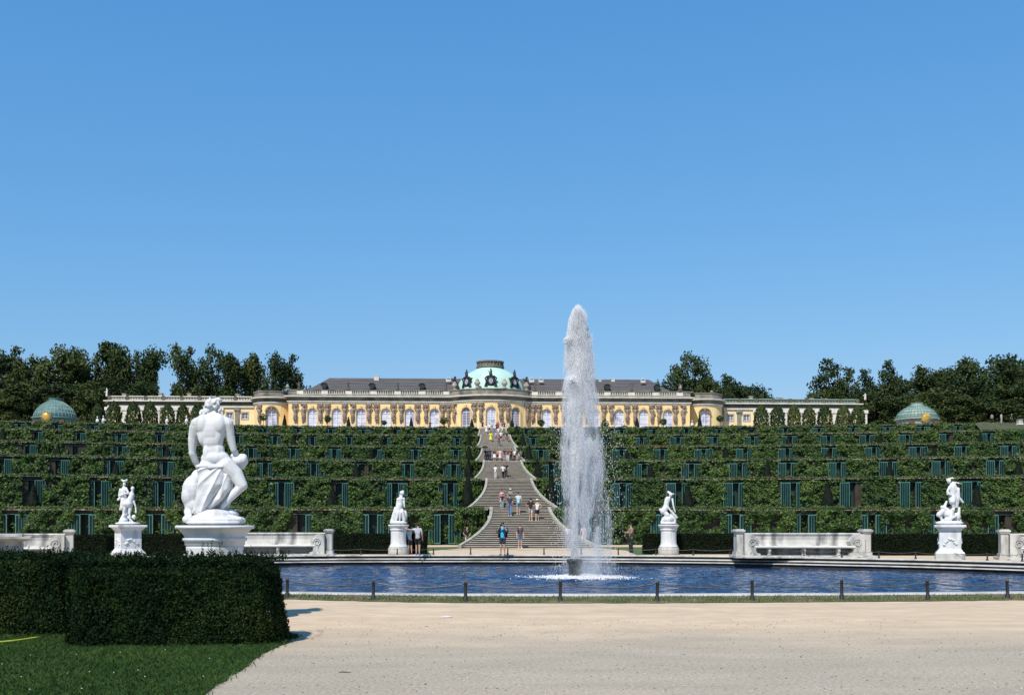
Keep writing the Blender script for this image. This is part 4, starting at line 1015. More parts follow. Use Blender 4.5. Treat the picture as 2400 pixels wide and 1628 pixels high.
def roof_figure(X, Y, z, mt, s=1, nm='roof_figure'):
    g = G(); g.box(X-.28, X+.28, Y-.25, Y+.25, z, z+.35); g.cap((X, Y, z+.4), .22, (X+.05*s, Y, z+.95), .20); g.cap((X, Y, z+.95), .2, (X, Y, z+1.25), .17); g.ell((X-.03*s, Y, z+1.55), (.14,.14,.17))
    g.cap((X+.15*s, Y, z+1.3), .09, (X+.6*s, Y, z+1.45), .07); g.cap((X-.15*s, Y, z+1.25), .09, (X-.55*s, Y, z+1.2), .07); g.cap((X+.1*s, Y, z+.5), .14, (X+.3*s, Y, z+.05), .1)
    return ppart(nm, g, mt)
for px in fig_px:
    X, _ = onY(px, YP); roof_figure(X, YP-.1, 29.25, M_sand2, 1); roof_figure(-X, YP-.1, 29.25, M_sand2, -1)
for px, top in ((674, 905), (1594, 900), (1622, 918), (1668, 915), (612, 921)):
    yy = 221.8 if px < 660 or px > 1620 else YP; X, _ = onY(px, yy); g = G(); zz = 29.25; urn_g(g, X, yy, zz, zat(top, yy)-zz+.3, .4); ppart('urn', g, mat('urn_stone', (0,0,0)), smooth=True)
# ------------------------------------------------------------------ wings
def wing(side):
    s = -1 if side == 'left' else 1
    Y = 226.0; xa = 49.3; xb = 79.6 if side == 'left' else 79.0
    root = empty('palace_wing', (s*xa, Y, 19.8), label='low cream side wing with a balustraded roof, running out to the %s of the palace' % side, cat='wing building', group='side wings of the palace')
    O = Vector((s*xa, Y, 19.8))
    def part(name, g, m, smooth=False, parent=None):
        g.v = [(x-O.x, y-O.y, z-O.z) for x, y, z in g.v]; return ob(name, g.mesh(name, m, smooth), parent or root)
    def bx(g, x0, x1, *a):
        lo, hi = sorted((s*x0, s*x1)); g.box(lo, hi, *a)
    ztop = 28.3
    wl = [(onY(px, Y)[0]) for px in ((574, 538, 500, 460) if s < 0 else (1712, 1750, 1790, 1830))]
    wz0, wz1, hw = zat(983, Y), zat(969, Y), .62
    g = G(); xs2 = sorted(wl); prev = min(s*xa, s*xb)
    for x in xs2:
        g.box(prev, x-hw, Y, Y+8, 19.85, 26.3); g.box(x-hw, x+hw, Y, Y+8, 19.85, wz0); g.box(x-hw, x+hw, Y, Y+8, wz1, 26.3); prev = x+hw
    g.box(prev, max(s*xa, s*xb), Y, Y+8, 19.85, 26.3)
    part('wall', g, M_cream)
    for x in wl:
        g = G(); g.box(x-hw+.001, x+hw-.001, Y+.22, Y+.26, wz0, wz1); wn = part('window', g, M_roomglass)
        g = G()
        for a, b_ in ((-hw, -hw+.1), (hw-.1, hw), (-.05, .05)): g.box(x+a, x+b_, Y+.14, Y+.21, wz0, wz1)
        for a, b_ in ((wz0, wz0+.1), (wz1-.1, wz1), ((wz0+wz1)/2-.03, (wz0+wz1)/2+.03)): g.box(x-hw+.1, x+hw-.1, Y+.15, Y+.2, a, b_)
        part('frame', g, M_winframe, False, wn)
        g = G()
        for q in ((x-hw-.2, x-hw, wz0-.2, wz1+.2), (x+hw, x+hw+.2, wz0-.2, wz1+.2), (x-hw, x+hw, wz1, wz1+.2), (x-hw, x+hw, wz0-.2, wz0)): g.box(q[0], q[1], Y-.08, Y+.02, q[2], q[3])
        part('window_surround', g, mat('grey_surround', (.40,.37,.33), (.3,.28,.25), scale=2), False, wn)
    pil = [556, 518, 480, 452, 412, 370, 333, 293, 253] if s < 0 else [1732, 1771, 1802, 1840, 1878, 1915, 1955, 1994, 2027]
    for px in pil:
        x = onY(px, Y)[0]; g = G(); g.box(x-.42, x+.42, Y-.28, Y+.05, 19.85, 26.3); g.box(x-.6, x+.6, Y-.42, Y+.05, 25.6, 26.3); g.ell((x-.4, Y-.38, 25.75), (.2,.14,.28), 8, 6); g.ell((x+.4, Y-.38, 25.75), (.2,.14,.28), 8, 6)
        part('pilaster', g, M_sand if px in (556, 1732) else M_white)
    g = G(); bx(g, xa-.3, xb+.25, Y-.30, Y+8.2, 26.3, 26.75); part('architrave', g, M_white)
    g = G(); bx(g, xa-.3, xb+.2, Y-.22, Y+8.1, 26.752, 27.45); part('frieze', g, M_sand2)
    g = G(); bx(g, xa-.3, xb+.9, Y-.95, Y+8.6, 27.452, 27.66); part('cornice', g, M_white)
    g = G(); bx(g, xa-.3, xb+.1, Y-.4, Y-.02, 27.662, 27.8); bx(g, xa-.3, xb+.1, Y-.45, Y+.0, 28.45, 28.62)
    n = int((xb-xa)/.32)
    for i in range(n):
        x = s*(xa+.2+(xb-xa-.3)*i/(n-1)); g.lathe([(.05,0),(.06,.05),(.105,.2),(.05,.45),(.07,.65)], 6, (x, Y-.22, 27.8))
    part('balustrade', g, M_white if s < 0 else M_latlight)
    g = G(); bx(g, xa-.3, xb+.05, Y-.12, Y-.06, 27.8, 28.45); part('balustrade_backing', g, M_sand2)
    N = 9
    for i in range(N): g = G(); x = s*(xa+.3+(xb-xa-.5)*i/(N-1)); g.box(x-.32, x+.32, Y-.46, Y+.02, 27.665, 28.66); part('balustrade_pier', g, M_sand2)
    for px, top in (((291,926),(376,924),(443,925),(251,915),(556,926)) if s < 0 else ((1760,925),(1831,928),(1902,929),(1933,930),(1995,932),(2027,918))):
        x = onY(px, Y)[0]; g = G(); z1 = zat(top, Y)
        if px in (251, 2027): g.cap((x, Y-.2, 28.65), .25, (x, Y-.2, 29.3), .2); g.cap((x, Y-.2, 29.3), .2, (x+.1, Y-.2, z1-.3), .14); g.ell((x, Y-.2, z1-.12), (.15,.15,.18)); g.cap((x, Y-.2, 29.6), .08, (x-.5, Y-.2, 29.4), .06); part('roof_figure', g, M_white)
        else: g.box(x-.35, x+.35, Y-.1, Y+.6, 28.3, z1-.15); g.box(x-.45, x+.45, Y-.2, Y+.7, z1-.15, z1); part('chimney', g, mat('ochre_chimney', (.42,.36,.26), (.3,.26,.2), scale=2) )
wing('left'); wing('right')
# ------------------------------------------------------------------ trellis pavilions
def gazebo(px, top, wpx, d, side):
    x, y = at(px, d); r = wpx/F*d/2; zt = zat(top, d)-19.8
    root = empty('trellis_pavilion', (x, y, 19.8), label='round blue-green trellis pavilion with a gilt sun ornament, far %s of the palace' % side, cat='garden pavilion', group='trellis pavilions')
    m1 = M_lattice if side == 'left' else M_latlight
    g = G(); g.lathe([(r*.93,0),(r*.93,1.9)], 28, a0=0, a1=2*pi)
    ob('wall', g.mesh('wall', m1), root)
    g = G(); 
    for i in range(28):
        a = 2*pi*i/28; g.tube([(r*.95*cos(a), r*.95*sin(a), 0), (r*.95*cos(a), r*.95*sin(a), 1.9)], .05, 5)
    for i in range(12):
        a = -pi/2-.9+1.8*i/11; 
    ob('post', g.mesh('post', M_latlight), root)
    g = G(); g.lathe([(r*.95,1.9),(r*1.05,2.0),(r*1.05,2.25),(r*.97,2.3)], 32); ob('cornice', g.mesh('cornice', m1), root)
    hz = zt-2.3-.55; pf = [(r*.97,2.3),(r*.93,2.3+hz*.2),(r*.85,2.3+hz*.42),(r*.70,2.3+hz*.66),(r*.52,2.3+hz*.84),(r*.32,2.3+hz)]
    g = G(); g.lathe(pf, 36); dm = ob('dome', g.mesh('dome', m1, True), root)
    g = G()
    for i in range(36):
        a = 2*pi*i/36; g.tube([(R*1.01*cos(a), R*1.01*sin(a), z+.02) for R, z in pf], .045, 4)
        a2 = a+.09
    for R, z in pf[1:-1]: g.tube([(R*1.012*cos(2*pi*i/36), R*1.012*sin(2*pi*i/36), z+.02) for i in range(37)], .04, 4)
    ob('lattice', g.mesh('lattice', M_latlight if side == 'left' else M_lattice), dm)
    g = G(); g.lathe([(r*.32,zt-.55),(r*.30,zt-.5),(r*.28,zt-.12),(r*.31,zt-.08),(r*.31,zt)], 20); ob('lantern', g.mesh('lantern', m1), dm)
    g = G(); a = -pi/2; sy = -r*1.07
    g.ell((-.1, sy, 2.1), (.6,.18,.6), 12, 8)
    for i in range(22):
        t = 2*pi*i/22; L_ = 1.1 if i % 2 else .9; g.tube([(-.1+.5*cos(t), sy, 2.1+.5*sin(t)), (-.1+L_*cos(t), sy, 2.1+L_*sin(t))], [.10,.03], 4)
    ob('sun_ornament', g.mesh('sun_ornament', M_gold), root)
    g = G()
    for e in (-1, 1): g.box(e*r*.6-.55, e*r*.6+.55, -r*.86, -r*.80, .5, 1.5)
    ob('opening', g.mesh('opening', mat('red_brown_boards', (.22,.07,.06), (.12,.05,.045), scale=3)), root)
gazebo(129, 934, 97, 203, 'left'); gazebo(2149, 944, 97, 205, 'right')
# busts and statuettes on the top terrace, sloping path at the right
for i, (px, py0, py1, d) in enumerate(((228,974,986,203),(242,972,986,203),(391,973,986,206),(437,972,986,206),(544,974,992,208),(1622,983,1000,212))):
    x, y = at(px, d); h = zat(py0, d)-19.8
    g = G(); g.box(-.2,.2,-.2,.2,0,h*.45); g.cap((0,0,h*.52), .19, (0.02,0,h*.74), .2); g.ell((.02,0,h*.9), (.13,.14,.17), 10, 8); g.cap((-.16,0,h*.7), .09, (-.24,-.05,h*.5), .07)
    g.cap((.18,0,h*.7), .09, (.3,-.05,h*.6), .06)
    tag(ob('garden_bust', g.mesh('garden_bust', M_marble, True), None, (x, y, 19.8)), 'small pale statue on the top terrace, %s from the left' % ORD[i], 'statue', 'small statues on the top terrace')
g = G()
def rp(px, py, d): x, y = at(px, d); return (x, y, zat(py, d))
g.add([rp(2352,992.5,190),rp(2500,993,190),rp(2500,1006,184),rp(2395,1003,185)], [(3,2,1,0)]); g.add([rp(2294,990,191),rp(2298,989,191),rp(2352,1003,186),rp(2344,1004,186)], [(3,2,1,0)])
struct('sloping_path', g.mesh('sloping_path', mat('pale_path', (.46,.43,.39), (.38,.35,.31), scale=1)))
g = G(); g.add([rp(2285,992,190.6),rp(2296,989,190.6),rp(2500,993.5,190.2),rp(2500,1018,178),rp(2300,1010,181)], [(4,3,2,1,0)])
struct('path_bank', g.mesh('path_bank', mat('bank_grass', (.08,.085,.035), (.05,.06,.022), scale=1)))
x, y = at(2390, 188); g = G(); g.lathe([(1.0,0),(.75,.3),(.7,1.1),(.85,1.2),(.85,1.3)], 4, rot=pi/4); z = zat(994, 188)
tag(ob('stone_pedestal', g.mesh('stone_pedestal', M_bench), None, (x, y, z-.1), 0, .75), 'small pale stone pedestal on the sloping path at the right edge', 'pedestal')
# ================================================================== stone benches
def profile_x(g, prof, x0, x1, mi=0):
    n = len(prof); V = [(x0, y, z) for y, z in prof]+[(x1, y, z) for y, z in prof]
    Fs = [(i, (i+1) % n, n+(i+1) % n, n+i) for i in range(n)]; Fs += [tuple(reversed(range(n))), tuple(range(n, 2*n))]; g.add(V, Fs, mi)
def bench(pxc, d, L_, rz, label, legs=4):
    x, y = at(pxc, d); r = empty('stone_bench', (x, y, 0), rz, label, 'stone bench', 'marble benches round the basin')
    hx = L_/2
    g = G(); g.box(-hx-.1, hx+.1, -1.0, .75, 0, .12); g.box(-hx+.25, hx-.25, -1.25, -1.0, 0, .06); ob('step', g.mesh('step', M_bench), r)
    g = G(); profile_x(g, [(.25,.12),(.25,1.20),(.18,1.25),(-.02,1.25),(-.06,1.20),(.02,1.12),(.05,.9),(-.02,.68),(-.12,.60),(-.12,.56),(.12,.56),(.12,.12)], -hx+.42, hx-.42); ob('backrest', g.mesh('backrest', M_bench), r)
    g = G(); profile_x(g, [(-.13,.60),(-.70,.60),(-.74,.58),(-.76,.545),(-.74,.51),(-.70,.49),(-.13,.49)], -hx+.9, hx-.9); ob('seat', g.mesh('seat', mat('seat_marble', (.66,.65,.62), (.5,.49,.46), scale=2, rough=.6)), r)
    for i in range(legs):
        xx = -hx+(L_)*(i+.5)/legs if legs > 1 else 0
        if legs == 3: xx = (-1.75, 0, 1.75)[i]
        g = G(); g.tube([(xx,-.58,.12),(xx,-.54,.2),(xx,-.62,.34),(xx,-.56,.49)], [.10,.07,.07,.10], 8); g.box(xx-.09, xx+.09, -.5, -.1, .121, .488); ob('leg', g.mesh('leg', M_bench, False), r)
    for s in (-1, 1):
        g = G(); g.box(s*(hx-.22)-.22, s*(hx-.22)+.22, -.55, .35, .12, .30); g.box(s*(hx-.22)-.17, s*(hx-.22)+.17, -.48, .28, .301, 1.26)
        g.box(s*(hx-.22)-.22, s*(hx-.22)+.22, -.54, .34, 1.261, 1.33); g.box(s*(hx-.22)-.26, s*(hx-.22)+.26, -.58, .38, 1.331, 1.41); g.box(s*(hx-.22)-.2, s*(hx-.22)+.2, -.52, .32, 1.411, 1.45)
        ob('pier', g.mesh('pier', M_bench), r)
        # carved scrolled end: lion-leg like silhouette
        g = G(); x0 = s*(hx-.42); x1 = s*(hx-1.18)
        a = min(x0, x1); b_ = max(x0, x1)
        V = []; out = [(0,.12),(.78,.12),(.80,.2),(.62,.26),(.55,.38),(.60,.52),(.72,.66),(.76,.82),(.66,.94),(.56,1.02),(.46,1.16),(.36,1.20),(0,1.20)]
        n = len(out)
        for yy in (-.72, -.05): V += [(x0-s*u, yy, z) for u, z in out]
        Fs = [(i, (i+1) % n, n+(i+1) % n, n+i) for i in range(n)]+[tuple(range(n)), tuple(reversed(range(n, 2*n)))]
        g.add(V, Fs)
        g.tube([(x0-s*(.38+.22*cos(t)*(1-t/14)), -.74, .76+.22*sin(t)*(1-t/14)) for t in [i*.5 for i in range(20)]], .035, 6)
        g.tube([(x0-s*(.25+.1*sin(t*2)), -.735, .2+t*.3) for t in [i*.15 for i in range(12)]], .03, 6)
        ob('scroll_end', g.mesh('scroll_end', M_bench), r)
    return r
bench(1878, 54.6, 6.9, -.05, 'long weathered white marble bench with end piers, right of the fountain', 3)
bench(612, 57.6, 7.75, .03, 'weathered white marble bench partly hidden behind the big seated statue', 4)
bench(12, 50.5, 6.1, .30, 'weathered white marble bench at the left edge behind the hedge', 3)
bench(2525, 50.5, 6.9, -.32, 'marble bench end pier cut off by the right edge of the picture', 3)
# ================================================================== pedestals and statues
def round_ped(name, px, d, label, s=1.0, z0=0):
    x, y = at(px, d); r = empty(name, (x, y, z0), 0, label, 'pedestal', 'round statue pedestals', s)
    g = G(); g.lathe([(.56,0),(.58,.04),(.58,.36),(.53,.40)], 40); ob('base', g.mesh('base', M_bench if d > 30 else M_marble, True), r)
    g = G(); g.lathe([(.55,.40),(.52,.46),(.47,.54),(.44,.62),(.43,.9),(.435,1.25),(.45,1.36)], 40); ob('drum', g.mesh('drum', M_marble, True), r)
    g = G(); g.lathe([(.44,1.34),(.49,1.37),(.49,1.42),(.47,1.44),(.50,1.50),(.55,1.56),(.56,1.59),(.585,1.60),(.585,1.66),(.57,1.68),(.2,1.685)], 40); ob('cap', g.mesh('cap', M_marble, True), r)
    return x, y
def square_ped(px, d, rz, label, s=1.0, relief=True):
    x, y = at(px, d); r = empty('pedestal', (x, y, 0), rz, label, 'pedestal', 'square statue pedestals', s)
    q = sqrt(2)
    def sq(name, pf, m=M_marble):
        g = G(); g.lathe([(a*q, z) for a, z in pf], 4, rot=pi/4); return ob(name, g.mesh(name, m), r)
    sq('base', [(.64,0),(.64,.33)], M_bench); sq('plinth_moulding', [(.62,.331),(.60,.40),(.54,.44),(.50,.52)]); 
    sq('shaft', [(.49,.52),(.47,.56),(.47,1.38)])
    sq('cap', [(.48,1.38),(.52,1.44),(.60,1.53),(.66,1.56),(.68,1.565),(.68,1.63),(.66,1.66)])
    if relief:
        rr = random.Random(px)
        for a in (0, 1, 3):
            g = G()
            for i in range(9):
                t = i/8; u = -.26+.52*t; z = .78+.22*sin(pi*t)+.04*rr.uniform(-1, 1); R_ = .05+.02*rr.random()
                p = (u*cos(a*pi/2)+.455*sin(a*pi/2), u*sin(a*pi/2)-.455*cos(a*pi/2), z); g.ell(p, (R_+.02,R_+.02,R_), 8, 6)
            ob('relief', g.mesh('relief', M_marble, True), r)
    return x, y
# --- big seated figure seen from behind (zoom units: 500 per metre, x from 455, z up from 1210)
def Z(zx, zy, y=0.0): return ((zx-455)/500, y, (1210-zy)/500)
d_big = 18.3
bx_, by_ = at(504, d_big)
r = empty('pedestal', (bx_, by_, 0), .1, 'big round white pedestal rising behind the foreground hedge', 'pedestal', 'round statue pedestals')
g = G(); g.lathe([(.74,0),(.74,.3),(.66,.36)], 56); ob('base', g.mesh('base', M_marble, True), r)
g = G(); g.lathe([(.66,.36),(.60,.46),(.56,.6),(.48,.75),(.475,1.25),(.485,1.31)], 56); ob('drum', g.mesh('drum', M_marble, True), r)
g = G(); g.lathe([(.48,1.30),(.50,1.315),(.50,1.37),(.535,1.39),(.54,1.43),(.50,1.44),(.53,1.50),(.59,1.56),(.60,1.58),(.655,1.595),(.66,1.63),(.64,1.645),(.2,1.65)], 56); ob('cap', g.mesh('cap', M_marble, True), r)
c, e = 'c', 'e'
def C(a, ra, b_, rb): return ('c', a, ra, b_, rb)
def E(a, rr): return ('e', a, rr)
body = [
 E(Z(350,445,-.045), (.075,.06,.16)), E(Z(480,440,-.045), (.075,.06,.16)), E(Z(390,600,-.06), (.06,.05,.15)), E(Z(480,600,-.05), (.06,.05,.15)),
 # back: rib cage, shoulder blades, flanks
 E(Z(418,395,.02), (.255,.15,.30)), E(Z(350,350,-.04), (.12,.10,.17)), E(Z(492,350,-.04), (.12,.10,.17)), E(Z(430,300,.03), (.22,.12,.13)),
 E(Z(425,480,.02), (.20,.135,.20)), E(Z(440,575,.03), (.19,.13,.20)), E(Z(455,640,.03), (.25,.17,.15)),
 C(Z(300,345,.02), .115, Z(420,285,.04), .10), C(Z(550,335,.03), .105, Z(440,285,.04), .10),
 E(Z(405,705,.03), (.18,.16,.15)), E(Z(510,685,.04), (.15,.16,.13)),
 C(Z(430,300,.03), .10, Z(440,215,.08), .075),
 # left arm: shoulder, biceps, elbow, forearm going down and forward
 C(Z(285,375,.02), .105, Z(262,470,.04), .082), C(Z(262,470,.04), .085, Z(253,585,.06), .058), C(Z(253,590,.06), .062, Z(272,655,.12), .056), C(Z(272,655,.12), .056, Z(298,735,.2), .036),
 # right arm: comes down, forearm forward and to the right
 C(Z(560,340,.03), .10, Z(575,440,.06), .078), C(Z(575,440,.06), .078, Z(602,560,.10), .056), C(Z(602,560,.10), .056, Z(640,650,.25), .042),
 # right thigh, knee, calf, foot
 C(Z(540,700,.02), .165, Z(625,775,.03), .135), C(Z(625,775,.03), .135, Z(685,870,.0), .095), E(Z(690,872,0), (.085,.09,.085)),
 C(Z(680,880,.0), .08, Z(600,960,-.02), .072), C(Z(600,960,-.02), .070, Z(530,1040,-.02), .046), C(Z(530,1040,-.02), .045, Z(508,1085,0), .04), C(Z(508,1100,0), .045, Z(600,1140,.08), .035),
 # left thigh forward
 C(Z(400,710,.1), .15, Z(360,760,.5), .11), C(Z(360,760,.5), .10, Z(380,1060,.42), .05)]
def fingers(x, y, z, dx, dz, s=1):
    P = [('e', (x, y, z), (.035, .02, .045))]
    for i in range(4):
        a = -.03+.02*i; L_ = (.06, .075, .07, .055)[i]
        p1 = (x+dx*.04+a, y-.01, z+dz*.04); p2 = (x+dx*(.04+L_*.6)+a, y-.025, z+dz*(.04+L_*.6)); P += [('c', p1, .0105, p2, .0095), ('c', p2, .0095, (p2[0]+dx*.02, p2[1]+.02, p2[2]+dz*.03), .008)]
    P.append(('c', (x-.035*s, y, z), .012, (x-.055*s, y-.02, z+dz*.05), .01)); return P
body += fingers(Z(300,750)[0], .22, Z(300,752)[2], .1, -1)
sx_, sy_ = bx_, by_
st = empty('statue', (bx_, by_, 1.65), 0, 'large white marble seated man seen from behind, on the nearest pedestal', 'statue', None, (1.0,1.0,1.0))
ob1 = blob('body', body, .0125, M_marble, 5, st)
# head with hair
head = [E(Z(438,182,.09), (.098,.12,.13)), E(Z(415,165,.03), (.08,.07,.09)), C(Z(420,170,.0), .06, Z(362,240,-.0), .035), C(Z(430,150,.02), .055, Z(480,138,.05), .05), C(Z(470,125,.08), .035, Z(488,140,.12), .03)]
rr = random.Random(4)
for i in range(46):
    t = rr.random(); a = rr.uniform(0, 2*pi); cx_ = 440-80*t*t+rr.uniform(-46, 46)*(1-.35*t); cy_ = 138+115*t+rr.uniform(-22, 22)
    y_ = -.02-.05*rr.random()+.05*t; q = Z(cx_, cy_, y_)
    head += [C(q, .026, (q[0]+rr.uniform(-.05, .02), q[1]-rr.uniform(0, .03), q[2]-rr.uniform(.02, .06)), .018)]
for zx, zy in ((352,238),(340,252),(365,245),(385,235),(372,225),(332,248),(490,232),(498,222)): q = Z(zx, zy, .0); head += [E(q, (.028,.028,.03)), E((q[0]+.018, q[1]-.02, q[2]+.02), (.02,.02,.02))]
head += [C(Z(440,150,.2), .03, Z(436,196,.225), .02), C(Z(425,215,.2), .02, Z(455,215,.2), .02)]
blob('head', head, .0085, M_marble, 1, st)
# drapery: broad sheet from the waist, with long tapering folds
dr = [E(Z(395,745,-.03), (.19,.12,.07)), E(Z(400,850,-.02), (.16,.13,.24)), E(Z(395,980,.0), (.17,.15,.24)), E(Z(360,1060,.03), (.18,.16,.14)), E(Z(455,960,.02), (.13,.13,.18))]
dr += [C(Z(318,712,-.12), .030, Z(420,706,-.165), .034), C(Z(420,706,-.165), .034, Z(530,702,-.11), .028), C(Z(330,700,-.10), .022, Z(430,722,-.18), .024), C(Z(430,722,-.18), .024, Z(535,712,-.13), .022)]
dr += [C(Z(392,1075,-.15), .028, Z(450,1102,-.13), .026), C(Z(450,1102,-.13), .026, Z(575,1136,-.05), .018), C(Z(300,1108,-.12), .03, Z(385,1088,-.15), .03)]
dob = blob('drapery', dr, .011, M_marble, 4, st)
def cloth_sheet(g, ys, Ls, Rs, Ds, pivot, nr, amp, ph=0.0, nu=90, nv=90):
    V = []
    for j in range(nv+1):
        t = j/nv; yy = ys[0]+(ys[1]-ys[0])*t
        L_ = float(np.interp(t, np.linspace(0, 1, len(Ls)), Ls)); R_ = float(np.interp(t, np.linspace(0, 1, len(Rs)), Rs)); D_ = float(np.interp(t, np.linspace(0, 1, len(Ds)), Ds))
        for i in range(nu+1):
            u = i/nu; xx = L_+(R_-L_)*u; an = atan2(yy-pivot[1], pivot[0]-xx); dist = math.hypot(yy-pivot[1], pivot[0]-xx)/400
            q_ = abs(sin(an*nr+ph+.5*noise.noise((xx*.008, yy*.006, 3)))); rdg = (1-q_)**1.6
            hem = 6*sin(u*17)*(t > .97)
            y_ = D_+.10*(2*u-1)**4-amp*rdg*min(1, .25+dist)-.012*noise.noise((xx*.02, yy*.012, 1))
            q2_ = Z(xx, yy+hem, y_); V.append(q2_)
    n_ = nu+1; m_ = len(V); V2 = V+[(x, y+.035, z) for x, y, z in V]
    Fs = []
    for j in range(nv):
        for i in range(nu):
            a_ = j*n_+i; Fs.append((a_, a_+1, a_+n_+1, a_+n_)); Fs.append((m_+a_, m_+a_+n_, m_+a_+n_+1, m_+a_+1))
    for j in range(nv): 
        for e_ in (0, nu): a_ = j*n_+e_; Fs.append((a_, a_+n_, m_+a_+n_, m_+a_))
    for i in range(nu):
        for e_ in (0, nv): a_ = e_*n_+i; Fs.append((a_, a_+1, m_+a_+1, m_+a_))
    g.add(V2, Fs)
g = G()
cloth_sheet(g, (702, 1108), [308,322,326,312,288,262], [534,548,540,492,430,384], [-.15,-.19,-.225,-.225,-.20,-.15], (548, 672), 7.5, .050, .6)
ob('cloth', g.mesh('cloth', M_marble, True), dob)
g = G()
cloth_sheet(g, (735, 1075), [500,492,470,430,385], [582,600,592,535,430], [-.08,-.11,-.15,-.17,-.14], (600, 640), 6.0, .040, 1.4, 60, 80)
ob('cloth', g.mesh('cloth', M_marble, True), dob)
# rock seat, animal-like lump at the left, wrapped bundle at the right, base
rk = [E(Z(270,910,.05), (.20,.2,.26)), E(Z(235,960,.02), (.135,.17,.20)), E(Z(300,830,.05), (.12,.16,.2)), E(Z(265,1040,.04), (.15,.17,.17)), E(Z(330,1000,.1), (.2,.2,.25)), C(Z(230,1095,-.05), .07, Z(265,1150,-.2), .055), E(Z(245,1160,-.15), (.10,.10,.07)),
      E(Z(640,655,.22), (.14,.14,.11)), E(Z(685,640,.2), (.055,.09,.085)), C(Z(580,610,.2), .05, Z(680,620,.2), .06), C(Z(660,700,.2), .06, Z(690,660,.2), .06),
      E(Z(430,900,.28), (.30,.2,.5)), E(Z(560,1120,.15), (.16,.2,.10))]
blob('rock', rk, .013, M_marble, 14, st, disp=.008, dscale=.2)
g = G(); rng_ = random.Random(2)
bs = [E(Z(450,1165,.0), (.49,.44,.088)), E(Z(650,1170,.02), (.13,.2,.07)), E(Z(290,1170,-.05), (.16,.2,.09)), E(Z(440,1125,.05), (.34,.32,.12)), C(Z(600,1140,-.12), .045, Z(690,1158,-.16), .035), E(Z(455,1190,0), (.505,.47,.05))]
blob('base', bs, .015, M_marble, 4, st)
# --- smaller statues
def small_statue(px, d, z, label, prims, voxel=.02, disp=.014, rz=0, sc=1.0):
    x, y = at(px, d); o = empty('statue', (x, y, z), rz, label, 'statue', None, sc); 
    blob('figure', prims, voxel, M_marble, 1, o, disp=disp, dscale=.08); return o
def person_prims(P, th=.10, arm=.055, skirt=False):
    pass
# (a) couple, left: standing woman, youth leaning up to her, dog-like animal (local metres; zoom2: scale px/4.636, 50 px/m at d=50)
def S(cx, cy, k, base): return lambda x, y, dy=0.0: ((x-cx)/k, dy, (base-y)/k)
q = S(1385, 0, 232, 1145)
pr_a = [E(q(1388,1128), (.60,.42,.075)), E(q(1350,700,.05), (.075,.08,.10)), E(q(1352,668,.02), (.12,.08,.06)), E(q(1325,655,0),(.045,.04,.04)), E(q(1380,655,0),(.045,.04,.04)), C(q(1345,725,.05), .05, q(1340,775,.05), .12), C(q(1340,775,.05), .15, q(1350,880,.05), .13), C(q(1310,760), .06, q(1300,830,-.05), .05), C(q(1300,830,-.05), .045, q(1350,815,-.15), .035),
 C(q(1370,745), .055, q(1400,790,-.08), .045), C(q(1345,870,.05), .16, q(1330,960), .11), C(q(1325,950), .09, q(1310,975), .06), C(q(1360,960,.1), .12, q(1370,1090,.1), .06),
 E(q(1442,750), (.085,.085,.11)), C(q(1440,775), .06, q(1430,830), .10), C(q(1430,800), .06, q(1370,805,-.12), .04), C(q(1435,820), .12, q(1405,905), .17), E(q(1395,915,-.05), (.22,.17,.16)), C(q(1370,930), .10, q(1345,1020), .065), C(q(1345,1020), .06, q(1350,1100), .05), C(q(1420,930), .10, q(1412,1020,-.05), .06), C(q(1412,1020,-.05), .055, q(1418,1100,-.05), .04),
 C(q(1455,890), .05, q(1475,950), .035), C(q(1475,950), .035, q(1478,1010), .045), E(q(1455,1060), (.10,.09,.12)), C(q(1350,1040), .10, q(1320,1110), .12), C(q(1400,1060,-.1), .05, q(1460,1120,-.15), .04), E(q(1345,1095), (.2,.2,.12)), C(q(1310,850,-.05), .05, q(1295,870,-.1), .06), C(q(1320,900), .05, q(1318,970), .03)]
x, y = square_ped(300, 50, .62, 'square white pedestal under the couple statue at left')
small_statue(298.5, 50, 1.66, 'white marble statue of a standing couple on the left square pedestal', pr_a)
# (b) seated draped woman, zoom scale 4.469 (k = 4.469*2500/60)
q = S(1680, 0, 186, 1135)
pr_b = [E(q(1675,1115), (.50,.4,.12)), E(q(1718,805,-.02), (.10,.115,.135)), C(q(1700,800,.05), .085, q(1722,788,0), .07), C(q(1690,825,.06), .05, q(1700,850,.06), .05), C(q(1672,872), .10, q(1728,868), .095), C(q(1710,830), .05, q(1702,860), .09), C(q(1700,865), .15, q(1695,930), .12), C(q(1668,880), .07, q(1655,960,-.05), .055), C(q(1655,960,-.05), .05, q(1690,1000,-.1), .04), C(q(1732,870), .06, q(1738,950,-.1), .045),
 C(q(1690,930), .17, q(1660,1010), .20), C(q(1700,990), .17, q(1690,1050), .19), C(q(1650,1000), .14, q(1615,1090), .13), C(q(1680,1000,-.15), .09, q(1650,1100,-.2), .06), C(q(1720,1000,-.15), .10, q(1735,1090,-.15), .10), E(q(1745,1040), (.13,.16,.3)), C(q(1640,960), .06, q(1605,1080), .06), C(q(1670,1010,-.2), .05, q(1620,1110,-.2), .05), C(q(1700,1010,-.22), .05, q(1690,1100,-.25), .05), E(q(1610,1100), (.12,.15,.12))]
x, y = round_ped('pedestal', 934, 60, 'round white pedestal of the seated draped woman, beside the two boys')
small_statue(935, 60, 1.68, 'white marble seated draped woman statue on the round pedestal beside the two boys', pr_b, .018)
